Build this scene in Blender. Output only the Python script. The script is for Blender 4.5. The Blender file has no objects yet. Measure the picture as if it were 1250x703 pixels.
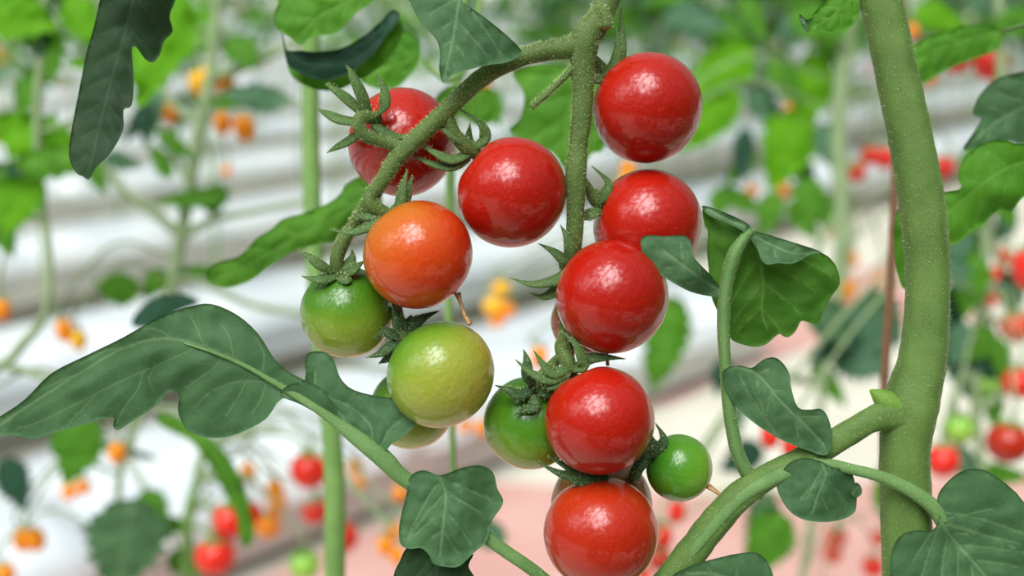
import bpy, math, random
import numpy as np
from mathutils import Vector, Matrix, noise
from mathutils.geometry import delaunay_2d_cdt
random.seed(7)
R_ = random.Random(11)
COL = bpy.context.scene.collection
F = 1340.0; CX, CY = 625.0, 351.5
PITCH = math.radians(16.1)
CAM = Vector((0, 0, 1.25))
RT = Vector((1, 0, 0)); UP = Vector((0, math.sin(PITCH), math.cos(PITCH))); FW = Vector((0, math.cos(PITCH), -math.sin(PITCH)))
D0 = 0.32

def W(x, y, z=0.0, D=D0):
    """a point measured in the photo, z = how many photo pixels nearer than distance D"""
    d = D - z * D / F
    return CAM + FW * d + RT * ((x - CX) / F * d) + UP * ((CY - y) / F * d)
def K(D=D0): return D / F

# ------------------------------------------------------------------ materials
def lin(c):
    return tuple(((v / 255) / 12.92 if v / 255 <= 0.04045 else (((v / 255) + 0.055) / 1.055) ** 2.4) for v in c) + (1,)
def newmat(name):
    m = bpy.data.materials.new(name); m.use_nodes = True
    nt = m.node_tree; nt.nodes.clear()
    out = nt.nodes.new('ShaderNodeOutputMaterial')
    p = nt.nodes.new('ShaderNodeBsdfPrincipled')
    nt.links.new(p.outputs[0], out.inputs[0])
    return m, nt, p, out
def N(nt, t, **kw):
    n = nt.nodes.new(t)
    for k, v in kw.items():
        if k in n.inputs: n.inputs[k].default_value = v
        else: setattr(n, k, v)
    return n
def ramp(nt, stops, interp='LINEAR'):
    r = nt.nodes.new('ShaderNodeValToRGB'); cr = r.color_ramp; cr.interpolation = interp
    while len(cr.elements) < len(stops): cr.elements.new(0.5)
    for e, (p, c) in zip(cr.elements, stops):
        e.position = p; e.color = c if len(c) == 4 else tuple(c) + (1,)
    return r
def mixc(nt, fac, a, b, mode='MIX'):
    n = nt.nodes.new('ShaderNodeMix'); n.data_type = 'RGBA'; n.blend_type = mode
    for i, v in ((0, fac), (6, a), (7, b)):
        if isinstance(v, (int, float)): n.inputs[i].default_value = v
        elif isinstance(v, tuple): n.inputs[i].default_value = v
        else: nt.links.new(v, n.inputs[i])
    return n.outputs[2]
def coords(nt, kind='Object'):
    return nt.nodes.new('ShaderNodeTexCoord').outputs[kind]
def tex_noise(nt, vec, scale, detail=3, rough=0.5):
    n = N(nt, 'ShaderNodeTexNoise', Scale=scale, Detail=detail, Roughness=rough)
    nt.links.new(vec, n.inputs['Vector']); return n
def bump(nt, h, strength, dist, p):
    b = N(nt, 'ShaderNodeBump', Strength=strength, Distance=dist)
    nt.links.new(h, b.inputs['Height']); nt.links.new(b.outputs[0], p.inputs['Normal']); return b

def plain(name, c1, c2, scale, rough=0.6, bmp=0.0, bd=0.001):
    m, nt, p, out = newmat(name)
    v = coords(nt); n = tex_noise(nt, v, scale)
    r = ramp(nt, [(0.35, lin(c1)), (0.65, lin(c2))]); nt.links.new(n.outputs[0], r.inputs[0])
    nt.links.new(r.outputs[0], p.inputs['Base Color']); p.inputs['Roughness'].default_value = rough
    if bmp: bump(nt, n.outputs[0], bmp, bd, p)
    return m

def leaf_mat(name, base, dark, vein, trans, tcol, rough=0.62, scale=1.0, spec=0.22):
    m, nt, p, out = newmat(name)
    v = coords(nt)
    n1 = tex_noise(nt, v, 60 * scale, 4)
    n2 = tex_noise(nt, v, 1500 * scale, 2)
    vo = N(nt, 'ShaderNodeTexVoronoi', feature='DISTANCE_TO_EDGE', Scale=210 * scale); nt.links.new(v, vo.inputs['Vector'])
    r1 = ramp(nt, [(0.3, lin(dark)), (0.7, lin(base))]); nt.links.new(n1.outputs[0], r1.inputs[0])
    c = mixc(nt, 0.12, r1.outputs[0], n2.outputs[0], 'OVERLAY')
    vr = ramp(nt, [(0.0, (1, 1, 1)), (0.05, (0, 0, 0))]); nt.links.new(vo.outputs['Distance'], vr.inputs[0])
    mv = N(nt, 'ShaderNodeMath', operation='MULTIPLY'); nt.links.new(vr.outputs[0], mv.inputs[0]); mv.inputs[1].default_value = 0.10
    c = mixc(nt, mv.outputs[0], c, lin(vein))
    at = nt.nodes.new('ShaderNodeAttribute'); at.attribute_name = 'vein'
    mu = N(nt, 'ShaderNodeMath', operation='MULTIPLY'); nt.links.new(at.outputs['Fac'], mu.inputs[0]); mu.inputs[1].default_value = 0.55
    c = mixc(nt, mu.outputs[0], c, lin(vein))
    nt.links.new(c, p.inputs['Base Color'])
    p.inputs['Roughness'].default_value = rough; p.inputs['Specular IOR Level'].default_value = spec
    p.inputs['Sheen Weight'].default_value = 0.05; p.inputs['Sheen Roughness'].default_value = 0.4
    ma = N(nt, 'ShaderNodeMath', operation='MULTIPLY_ADD'); nt.links.new(vo.outputs['Distance'], ma.inputs[0]); ma.inputs[1].default_value = 1.2
    nt.links.new(n2.outputs[0], ma.inputs[2])
    bump(nt, ma.outputs[0], 0.22, 0.0004 / scale, p)
    tr = nt.nodes.new('ShaderNodeBsdfTranslucent')
    tc = mixc(nt, mu.outputs[0], lin(tcol), lin(vein)); tc = mixc(nt, 0.35, tc, c, 'MULTIPLY') if False else tc
    nt.links.new(tc, tr.inputs['Color'])
    ms = nt.nodes.new('ShaderNodeMixShader'); ms.inputs[0].default_value = trans
    nt.links.new(p.outputs[0], ms.inputs[1]); nt.links.new(tr.outputs[0], ms.inputs[2]); nt.links.new(ms.outputs[0], out.inputs[0])
    return m
M = {}
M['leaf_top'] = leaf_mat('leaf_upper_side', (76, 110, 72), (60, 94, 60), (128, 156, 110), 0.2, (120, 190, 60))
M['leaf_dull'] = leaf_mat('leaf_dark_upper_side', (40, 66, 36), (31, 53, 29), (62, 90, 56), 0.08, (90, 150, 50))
M['leaf_deep'] = leaf_mat('leaf_deep_green', (34, 74, 52), (24, 58, 40), (60, 100, 70), 0.06, (90, 150, 50))  # deep blue-green leaf colour
M['leaf_under'] = leaf_mat('leaf_underside', (82, 128, 40), (62, 108, 30), (128, 164, 78), 0.34, (140, 200, 40))
M['leaf_mid'] = leaf_mat('leaf_green', (98, 156, 42), (76, 134, 36), (136, 180, 84), 0.42, (150, 215, 30))
M['leaf_bright'] = leaf_mat('leaf_backlit', (126, 190, 34), (104, 172, 26), (156, 208, 70), 0.55, (156, 214, 34))  # glow of light through the blade put into the bright green
M['leaf_grey'] = leaf_mat('leaf_grey_green', (86, 124, 96), (64, 104, 72), (140, 170, 130), 0.2, (120, 190, 80))

def stem_mat(name, a, b, scale=1.0, speck=(150, 170, 100)):
    m, nt, p, out = newmat(name)
    v = coords(nt)
    n1 = tex_noise(nt, v, 90 * scale, 4); n2 = tex_noise(nt, v, 2200 * scale, 2)
    r = ramp(nt, [(0.3, lin(a)), (0.7, lin(b))]); nt.links.new(n1.outputs[0], r.inputs[0])
    sp = ramp(nt, [(0.56, (0, 0, 0)), (0.66, (1, 1, 1))]); nt.links.new(n2.outputs[0], sp.inputs[0])
    ms = N(nt, 'ShaderNodeMath', operation='MULTIPLY'); nt.links.new(sp.outputs[0], ms.inputs[0]); ms.inputs[1].default_value = 0.38
    nt.links.new(mixc(nt, ms.outputs[0], r.outputs[0], lin(speck)), p.inputs['Base Color'])
    p.inputs['Roughness'].default_value = 0.62; p.inputs['Specular IOR Level'].default_value = 0.25
    p.inputs['Sheen Weight'].default_value = 0.15; p.inputs['Sheen Roughness'].default_value = 0.35
    p.inputs['Sheen Tint'].default_value = lin((200, 220, 150))
    bump(nt, n2.outputs[0], 0.35, 0.0003, p)
    return m
M['stem'] = stem_mat('stem_green', (76, 104, 46), (94, 122, 58), speck=(122, 144, 80))
M['truss'] = stem_mat('truss_green', (66, 88, 38), (86, 106, 50), speck=(128, 146, 84))
M['petiole'] = stem_mat('petiole_green', (82, 118, 62), (102, 136, 78), speck=(134, 158, 104))
M['sepal'] = stem_mat('sepal_green', (58, 86, 42), (80, 108, 56))
M['sepal_dark'] = stem_mat('sepal_dark_green', (40, 66, 36), (54, 82, 42))
M['bgstem'] = stem_mat('pale_stem_green', (108, 146, 76), (128, 164, 92))
M['greystem'] = stem_mat('grey_stem_green', (124, 144, 104), (146, 164, 122))
M['node'] = stem_mat('node_yellow_green', (88, 122, 44), (108, 146, 56))
M['hair'] = plain('hair_pale', (168, 186, 120), (206, 218, 160), 300, 0.5)
M['dry'] = plain('dried_style', (150, 104, 60), (196, 156, 104), 900, 0.7, 0.4, 0.0003)
M['brown'] = plain('brown_twine', (104, 70, 48), (138, 98, 70), 900, 0.85, 0.8, 0.001)
M['cut'] = plain('cut_stem_end', (120, 90, 40), (170, 140, 80), 1500, 0.8)

def fruit_mat(name, stops, side=None, speck=0.5, rough=0.4, coat=0.88, namp=0.25):
    """stops run from the blossom end (0) to the calyx end (1) of the fruit itself"""
    m, nt, p, out = newmat(name)
    v = coords(nt)
    sx = nt.nodes.new('ShaderNodeSeparateXYZ'); nt.links.new(v, sx.inputs[0])
    n1 = tex_noise(nt, v, 1.6, 3)
    a = N(nt, 'ShaderNodeMapRange'); nt.links.new(sx.outputs['Z'], a.inputs['Value']); a.inputs['From Min'].default_value = -1; a.inputs['From Max'].default_value = 1
    b = N(nt, 'ShaderNodeMath', operation='MULTIPLY_ADD'); nt.links.new(n1.outputs[0], b.inputs[0]); b.inputs[1].default_value = namp; nt.links.new(a.outputs[0], b.inputs[2])
    b2 = N(nt, 'ShaderNodeMath', operation='SUBTRACT'); nt.links.new(b.outputs[0], b2.inputs[0]); b2.inputs[1].default_value = namp / 2
    r = ramp(nt, [(q, lin(c)) for q, c in stops]); nt.links.new(b2.outputs[0], r.inputs[0])
    c = r.outputs[0]
    if side:
        (ax, lo, hi, colr) = side
        mr = N(nt, 'ShaderNodeMapRange'); nt.links.new(sx.outputs[ax], mr.inputs['Value']); mr.inputs['From Min'].default_value = lo; mr.inputs['From Max'].default_value = hi
        c = mixc(nt, mr.outputs[0], c, lin(colr))
    vo = N(nt, 'ShaderNodeTexVoronoi', Scale=15.0); nt.links.new(v, vo.inputs['Vector'])
    vr = ramp(nt, [(0.0, (1, 1, 1)), (0.075, (1, 1, 1)), (0.12, (0, 0, 0))]); nt.links.new(vo.outputs['Distance'], vr.inputs[0])
    mu = N(nt, 'ShaderNodeMath', operation='MULTIPLY'); nt.links.new(vr.outputs[0], mu.inputs[0]); mu.inputs[1].default_value = speck * 0.5
    c = mixc(nt, mu.outputs[0], c, lin((236, 190, 130)))
    nt.links.new(c, p.inputs['Base Color'])
    p.inputs['Roughness'].default_value = rough; p.inputs['Specular IOR Level'].default_value = 0.15
    p.inputs['Coat Weight'].default_value = coat; p.inputs['Coat Roughness'].default_value = 0.11; p.inputs['Coat IOR'].default_value = 1.41
    n3 = tex_noise(nt, v, 9, 2)
    bump(nt, n3.outputs[0], 0.08, 0.03, p)
    return m
RED = [(0.0, (150, 17, 6)), (0.6, (166, 20, 6)), (1.0, (178, 28, 8))]
M['red'] = fruit_mat('ripe_red_skin', RED)
M['red_brown'] = fruit_mat('ripe_orange_red_skin', [(0.0, (158, 28, 8)), (0.55, (168, 34, 9)), (1.0, (176, 48, 14))])
M['orange_red'] = fruit_mat('turning_orange_skin', [(0.0, (194, 44, 14)), (0.4, (198, 66, 16)), (0.75, (190, 92, 18)), (1.0, (180, 108, 28))], side=('X', 0.2, 1.0, (190, 36, 10)))
M['green_a'] = fruit_mat('unripe_skin', [(0.0, (166, 170, 70)), (0.35, (134, 152, 46)), (0.7, (74, 122, 24)), (1.0, (48, 100, 20))], speck=0.3)
M['green_b'] = fruit_mat('unripe_pale_skin', [(0.0, (160, 156, 62)), (0.45, (138, 152, 50)), (0.72, (100, 138, 34)), (1.0, (62, 118, 24))], side=('X', 0.55, 1.2, (190, 156, 50)), speck=0.3)
M['green_c'] = fruit_mat('unripe_small_skin', [(0.0, (126, 158, 56)), (0.5, (84, 138, 32)), (1.0, (50, 112, 22))], speck=0.2)
M['dull_orange'] = fruit_mat('half_ripe_skin', [(0.0, (170, 72, 34)), (0.6, (172, 80, 38)), (1.0, (140, 110, 40))])
M['bg_orange'] = fruit_mat('orange_skin', [(0.0, (250, 132, 8)), (1.0, (248, 150, 16))], speck=0.0)
M['bg_yellow'] = fruit_mat('golden_skin', [(0.0, (252, 176, 20)), (1.0, (250, 190, 40))], speck=0.0)
M['bg_red'] = fruit_mat('bright_red_skin', [(0.0, (222, 34, 24)), (1.0, (224, 44, 26))], speck=0.0)
M['bg_green'] = fruit_mat('pale_green_skin', [(0.0, (176, 204, 96)), (1.0, (118, 176, 50))], speck=0.0)

M['floor'] = plain('cream_floor', (200, 196, 178), (212, 208, 192), 3, 0.8)
M['pink'] = plain('pink_walkway', (194, 148, 138), (204, 162, 150), 4, 0.8)
M['film'] = plain('white_film', (200, 208, 212), (224, 228, 228), 5, 0.35, 0.3, 0.02)
M['steel'] = plain('galvanised_white', (180, 184, 184), (200, 204, 204), 6, 0.5)
M['gutter_side'] = plain('grey_trough', (176, 178, 174), (196, 198, 194), 6, 0.5)
M['wall'] = plain('pale_wall', (200, 206, 200), (214, 220, 212), 2, 0.8)

# ------------------------------------------------------------------ mesh helpers
class MB:
    def __init__(s): s.v = []; s.f = []; s.m = []; s.a = []
    def add(s, verts, faces, mi=0, attr=None):
        b = len(s.v); s.v += [Vector(p) for p in verts]; s.f += [tuple(b + i for i in f) for f in faces]; s.m += [mi] * len(faces)
        s.a += list(attr) if attr is not None else [0.0] * len(verts)
    def mesh(s, name, mats, origin=Vector((0, 0, 0)), smooth=True):
        me = bpy.data.meshes.new(name)
        me.from_pydata([tuple(p - origin) for p in s.v], [], s.f)
        for mt in mats: me.materials.append(mt)
        me.polygons.foreach_set('material_index', s.m)
        me.polygons.foreach_set('use_smooth', [smooth] * len(s.f))
        at = me.attributes.new('vein', 'FLOAT', 'POINT'); at.data.foreach_set('value', s.a)
        me.update(); return me
def link(name, me, parent=None, loc=None):
    o = bpy.data.objects.new(name, me); COL.objects.link(o)
    if parent is not None: o.parent = parent
    if loc is not None: o.location = loc
    return o
def thing(name, loc, label, cat, group=None):
    o = bpy.data.objects.new(name, None); COL.objects.link(o); o.location = loc; o.empty_display_size = 0.02
    o['label'] = label; o['category'] = cat
    if group: o['group'] = group
    return o
def tag(o, label, cat, group=None):
    o['label'] = label; o['category'] = cat
    if group: o['group'] = group
    return o
def origin_of(parent):
    v = Vector((0, 0, 0)); p = parent
    while p is not None: v += Vector(p.location); p = p.parent
    return v
def part(name, mb, mats, parent):
    """a part; its verts are in world space, the thing has no rotation"""
    return link(name, mb.mesh(name, mats, origin_of(parent)), parent)

def crom(pts, n=6, closed=False):
    pts = [np.array(p, float) for p in pts]; out = []
    L = len(pts); rng = range(L if closed else L - 1)
    for i in rng:
        p1, p2 = pts[i], pts[(i + 1) % L]
        p0 = pts[(i - 1) % L] if (closed or i > 0) else 2 * p1 - p2
        p3 = pts[(i + 2) % L] if (closed or i + 2 < L) else 2 * p2 - p1
        for k in range(n):
            t = k / n
            out.append(0.5 * ((2 * p1) + (p2 - p0) * t + (2 * p0 - 5 * p1 + 4 * p2 - p3) * t * t + (3 * p1 - p0 - 3 * p2 + p3) * t ** 3))
    if not closed: out.append(pts[-1])
    return out
def tube(mb, pts, radii, seg=12, flat=1.0, flatdir=None, ribs=0, ribamp=0.05, mi=0, wob=0.0, cap=True):
    """pts Vectors, radii floats"""
    n = len(pts); rings = []; prevn = None; frames = []
    for i in range(n):
        t = (pts[min(i + 1, n - 1)] - pts[max(i - 1, 0)])
        t = t.normalized() if t.length > 0 else Vector((0, 0, 1))
        if flatdir is not None: a = flatdir - t * flatdir.dot(t)
        elif prevn is None: a = Vector((0, 0, 1)) - t * t.z if abs(t.z) < 0.9 else Vector((1, 0, 0)) - t * t.x
        else: a = prevn - t * prevn.dot(t)
        if a.length < 1e-6: a = t.orthogonal()
        a = a.normalized(); prevn = a; b = t.cross(a); frames.append((pts[i], a, b, radii[i], t))
    vs = []; fs = []
    for i, (p, a, b, r, t) in enumerate(frames):
        for k in range(seg):
            th = 2 * math.pi * k / seg
            rr = r * (1 + ribamp * math.cos(ribs * th)) if ribs else r
            if wob: rr *= 1 + wob * noise.noise(Vector((p.x * 260 + 3 * math.cos(th), p.y * 260, p.z * 260 + 3 * math.sin(th))))
            vs.append(p + a * (math.cos(th) * rr * flat) + b * (math.sin(th) * rr))
    for i in range(n - 1):
        for k in range(seg):
            k2 = (k + 1) % seg
            fs.append((i * seg + k, i * seg + k2, (i + 1) * seg + k2, (i + 1) * seg + k))
    if cap:
        fs.append(tuple(reversed(range(seg)))); fs.append(tuple((n - 1) * seg + k for k in range(seg)))
    mb.add(vs, fs, mi); return frames
def ptube(mb, pts, D=D0, seg=14, n=6, **kw):
    """pts (x, y, z, r) in photo pixels at distance D"""
    c = crom(pts, n)
    return tube(mb, [W(p[0], p[1], p[2], D) for p in c], [max(p[3], 0.15) * K(D) for p in c], seg, **kw)
def hairs(mb, frames, count, length, thick=0.22e-3 * 0.5, rnd=R_, lo=0.4):
    n = len(frames)
    seglen = [(frames[i + 1][0] - frames[i][0]).length for i in range(n - 1)]
    tot = sum(seglen)
    for _ in range(count):
        q = rnd.random() * tot; i = 0
        while i < n - 2 and q > seglen[i]: q -= seglen[i]; i += 1
        t = q / max(seglen[i], 1e-9)
        p0, a, b, r0, tt = frames[i]; p1, _, _, r1, _ = frames[i + 1]
        p = p0.lerp(p1, t); r = r0 + (r1 - r0) * t; th = rnd.random() * 2 * math.pi
        d = a * math.cos(th) + b * math.sin(th)
        base = p + d * r * 0.97
        dr = (d + tt * rnd.uniform(-.5, .5) + d.cross(tt) * rnd.uniform(-.4, .4)).normalized()
        L = length * rnd.uniform(lo, 1.0)
        s1 = tt * thick * 0.5; s2 = d.cross(tt) * thick * 0.5
        mb.add([base + s1, base - s1 * .5 + s2, base - s1 * .5 - s2, base + dr * L], [(0, 1, 3), (1, 2, 3), (2, 0, 3)])
def hair_part(frames_list, per_mm, length, parent, name='stem_hair', thick=0.11e-3):
    mb = MB()
    for fr in frames_list:
        tot = sum((fr[i + 1][0] - fr[i][0]).length for i in range(len(fr) - 1))
        hairs(mb, fr, int(tot * 1000 * per_mm), length, thick)
    o = part(name, mb, [M['hair']], parent); o['kind'] = 'stuff'; return o

# ------------------------------------------------------------------ leaves
def inside(poly, pts):
    x, y = pts[:, 0], pts[:, 1]; r = np.zeros(len(pts), bool); n = len(poly); j = n - 1
    for i in range(n):
        xi, yi = poly[i]; xj, yj = poly[j]
        c = ((yi > y) != (yj > y)) & (x < (xj - xi) * (y - yi) / (yj - yi + 1e-12) + xi)
        r ^= c; j = i
    return r
def segdist(pts, line):
    best = np.full(len(pts), 1e9)
    for a, b in zip(line[:-1], line[1:]):
        ab = b - a; L = max(ab.dot(ab), 1e-9)
        t = np.clip(((pts - a) @ ab) / L, 0, 1)
        d = np.linalg.norm(pts - (a + t[:, None] * ab), axis=1); best = np.minimum(best, d)
    return best
def auto_veins(poly, mid, nside, curve=0.35):
    vs = []; mid = [np.array(p, float) for p in mid]
    L = len(mid)
    for k in range(nside):
        t = (k + 0.35) / nside * 0.86; f = t * (L - 1); i = int(f); p = mid[i] + (mid[min(i + 1, L - 1)] - mid[i]) * (f - i)
        d = mid[min(i + 1, L - 1)] - mid[max(i - 1, 0)]; d = d / (np.linalg.norm(d) + 1e-9)
        for sgn in (-1, 1):
            ang = sgn * math.radians(56 - 16 * t + R_.uniform(-5, 5)); cur = p.copy(); line = [cur.copy()]; st = 4.0
            for _ in range(80):
                v = np.array([d[0] * math.cos(ang) - d[1] * math.sin(ang), d[0] * math.sin(ang) + d[1] * math.cos(ang)])
                nx = cur + v * st
                if not inside(poly, np.array([nx + v * 5]))[0]: break
                cur = nx; line.append(cur.copy()); ang *= (1 - curve * 0.04)
            if len(line) > 3: vs.append(line[::2] if len(line) > 6 else line)
    return vs
def leaf_geo(mb, outline, mid, ctrl, D=D0, z0=0, spacing=4.5, nside=5, arch=0.0, droop=0.10, ruffle=3.0, relief=1.6, under=False,
             vw=1.5, thick=1.1, extra=(), place=None, seed=0, wavy=0.0, smooth=3, mis=(0, 1)):
    poly = crom(outline, smooth, closed=True) if smooth > 1 else [np.array(p, float) for p in outline]
    # even out the edge
    dense = []
    for i in range(len(poly)):
        a, b = poly[i], poly[(i + 1) % len(poly)]; L = np.linalg.norm(b - a); k = max(1, int(L / spacing))
        for j in range(k):
            p = a + (b - a) * j / k
            if wavy:
                p = p + wavy * np.array([noise.noise(Vector((p[0] * .09, p[1] * .09, seed))), noise.noise(Vector((p[0] * .09, p[1] * .09, seed + 9)))])
            if not dense or np.linalg.norm(p - dense[-1]) > spacing * 0.35: dense.append(p)
    poly = np.array(dense)
    midc = np.array(crom(mid, 6)); veins = [np.array(v) for v in auto_veins(poly, midc, nside)] + [np.array(crom(e, 4)) for e in extra]
    lo = poly.min(0); hi = poly.max(0)
    gx, gy = np.meshgrid(np.arange(lo[0], hi[0], spacing), np.arange(lo[1], hi[1], spacing * .87))
    gx[::2] += spacing / 2
    g = np.stack([gx.ravel(), gy.ravel()], 1); g = g[inside(poly, g)]
    g = g[segdist(g, np.vstack([poly, poly[:1]])) > spacing * 0.5]
    dv = np.full(len(g), 1e9)
    for l in [midc] + veins: dv = np.minimum(dv, segdist(g, l))
    g = g[dv > vw * 1.9]
    vp = []
    def along(l, w):
        for a, b in zip(l[:-1], l[1:]):
            L = np.linalg.norm(b - a); k = max(1, int(L / 4)); t = (b - a) / (L + 1e-9); nn = np.array([-t[1], t[0]])
            for j in range(k):
                p = a + (b - a) * j / k; vp.extend([p, p + nn * w, p - nn * w])
    along(midc, vw * 1.5)
    for l in veins: along(l, vw)
    vp = np.array(vp); vp = vp[inside(poly, vp)]; vp = vp[segdist(vp, np.vstack([poly, poly[:1]])) > 1.0]
    allp = np.vstack([poly, g, vp])
    n = len(poly)
    vo, eo, fo, ov, oe, of = delaunay_2d_cdt([Vector(p) for p in allp], [(i, (i + 1) % n) for i in range(n)], [list(range(n))], 1, 1e-3)
    P = np.array([(v.x, v.y) for v in vo])
    dm = segdist(P, midc); dvv = np.full(len(P), 1e9)
    for l in veins: dvv = np.minimum(dvv, segdist(P, l))
    de = segdist(P, np.vstack([poly, poly[:1]]))
    vein = np.maximum(np.clip(1 - dm / (vw * 1.5), 0, 1), 0.7 * np.clip(1 - dvv / vw, 0, 1))
    size = float(np.max(hi - lo)); hw = max(8.0, float(np.percentile(dm, 95)))
    a, b = midc[0], midc[-1]; ab = b - a; tt = np.clip(((P - a) @ ab) / ab.dot(ab), -.2, 1.2)
    z = z0 - droop * size * (dm / hw) ** 2 * 0.5 + arch * size * (1 - (2 * tt - 1) ** 2)
    if ctrl:
        C = np.array(ctrl, float); d2 = ((P[:, None, :] - C[None, :, :2]) ** 2).sum(2) + (size * 0.12) ** 2
        w = 1 / d2 ** 1.5; z = z + (w * C[None, :, 2]).sum(1) / w.sum(1)
    sgn = -1 if under else 1
    sv = max(4.0, size * 0.035)
    z = z + sgn * relief * (1 - np.exp(-(np.minimum(dm, dvv) / sv) ** 2))
    z = z + np.array([relief * 0.9 * noise.noise(Vector((p[0] / (size * .055 + 4), p[1] / (size * .055 + 4), seed * 1.7))) for p in P])
    ed = np.exp(-de / (size * 0.12))
    z = z + np.array([ruffle * (0.35 + e) * noise.noise(Vector((p[0] / (size * .16), p[1] / (size * .16), seed * 3.1))) for p, e in zip(P, ed)])
    if place is None: place = lambda x, y, zz: W(x, y, zz, D)
    tpx = thick * (0.5 + 0.5 * np.clip(de / 4, 0, 1)) + vein * 1.2
    top = [place(p[0], p[1], zz) for p, zz in zip(P, z)]
    bot = [place(p[0], p[1], zz - t) for p, zz, t in zip(P, z, tpx)]
    # orientation of a triangle seen by the viewer
    f0 = []
    for f in fo:
        p, q, r = P[f[0]], P[f[1]], P[f[2]]
        cr = (q[0] - p[0]) * (r[1] - p[1]) - (q[1] - p[1]) * (r[0] - p[0])
        f0.append(tuple(f) if cr < 0 else tuple(reversed(f)))   # y runs down in the photo
    nV = len(P); m = len(mb.v)
    mb.add(top, f0, mis[0], vein)
    mb.add(bot, [tuple(reversed(f)) for f in f0], mis[1], vein)
    cnt = {}
    for f in f0:
        for i in range(3):
            e = (f[i], f[(i + 1) % 3]); cnt[e] = 1
    rim = [(m + i, m + nV + i, m + nV + j, m + j) for (i, j) in cnt if (j, i) not in cnt]
    mb.f += [tuple((a, d, c, b)) for (a, b, c, d) in [(r[0], r[1], r[2], r[3]) for r in rim]]; mb.m += [mis[1]] * len(rim)
    return (lambda x, y: None)

def leaf(name, parent, outline, mid, ctrl=None, mats=('leaf_top', 'leaf_under'), patches=(), **kw):
    mb = MB(); leaf_geo(mb, outline, mid, ctrl or [], **kw)
    for (o2, m2, c2, k2, mi2) in patches:
        kk = dict(kw); kk.update(k2); leaf_geo(mb, o2, m2, c2, mis=mi2, **kk)
    return part(name, mb, [M[mats[0]], M[mats[1]]], parent)

def lobed(cx, cy, L, Wd, ang, seed=0, lobes=3):
    """outline and midrib of a toothed leaflet; ang = direction of its tip in the photo, degrees, 0 right, 90 down"""
    rr = random.Random(seed); pts = []; K_ = 7
    side = []
    for i in range(K_ * 2 + 1):
        t = i / (K_ * 2)
        w = math.sin(math.pi * min(1, t ** 0.75 * 1.0)) ** 0.8 * (1 - 0.25 * t)
        w *= 1 + (0.16 if i % 2 else -0.12) * (1 if lobes else .4) * (0.6 + 0.8 * rr.random())
        side.append((t, max(w, 0.0) * 0.5))
    side[0] = (0, 0.02); side[-1] = (1, 0.0)
    loc = [(t * L, -w * Wd) for t, w in side] + [(t * L, w * Wd * rr.uniform(.85, 1.1)) for t, w in reversed(side[1:-1])]
    a = math.radians(ang); bend = rr.uniform(-.12, .12)
    def tr(u, v):
        v = v + bend * L * (u / L) ** 2; u -= L / 2
        return (cx + u * math.cos(a) - v * math.sin(a), cy + u * math.sin(a) + v * math.cos(a))
    return [tr(*p) for p in loc], [tr(t * L, 0) for t in (0.0, .25, .5, .75, .96)]

# ------------------------------------------------------------------ the fruit
def fruit_mesh(kind):
    mb = MB(); nu, nv = 48, 32; vs = []; fs = []
    for j in range(nv + 1):
        th = math.pi * j / nv; z = math.cos(th); r = math.sin(th)
        for i in range(nu):
            ph = 2 * math.pi * i / nu
            lob = 1 + 0.012 * math.cos(5 * ph + 1) * r * (0.5 + 0.5 * z)
            zz = z - 0.09 * math.exp(-((th) / 0.28) ** 2) + 0.012 * math.exp(-((math.pi - th) / 0.12) ** 2)
            k = 1.35 if kind == 'oval' else 0.975
            vs.append((r * lob * math.cos(ph), r * lob * math.sin(ph), zz * k))
    for j in range(nv):
        for i in range(nu):
            i2 = (i + 1) % nu; fs.append((j * nu + i, (j + 1) * nu + i, (j + 1) * nu + i2, j * nu + i2))
    mb.add(vs, fs); return mb
_fm = {}
def fruit_data(kind, mat):
    if (kind, mat) not in _fm:
        me = fruit_mesh(kind).mesh('fruit', [M[mat]]); me.validate(); _fm[(kind, mat)] = me
    return _fm[(kind, mat)]
def axis_rot(ax, ay, az, roll=0):
    """local Z points along (right, down in photo, toward camera)"""
    z = (RT * ax - UP * ay - FW * az).normalized(); x = RT - z * RT.dot(z)
    if x.length < .2: x = UP - z * UP.dot(z)
    x.normalize(); y = z.cross(x)
    m = Matrix((x, y, z)).transposed()
    return (m @ Matrix.Rotation(roll, 3, 'Z')).to_euler()
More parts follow.
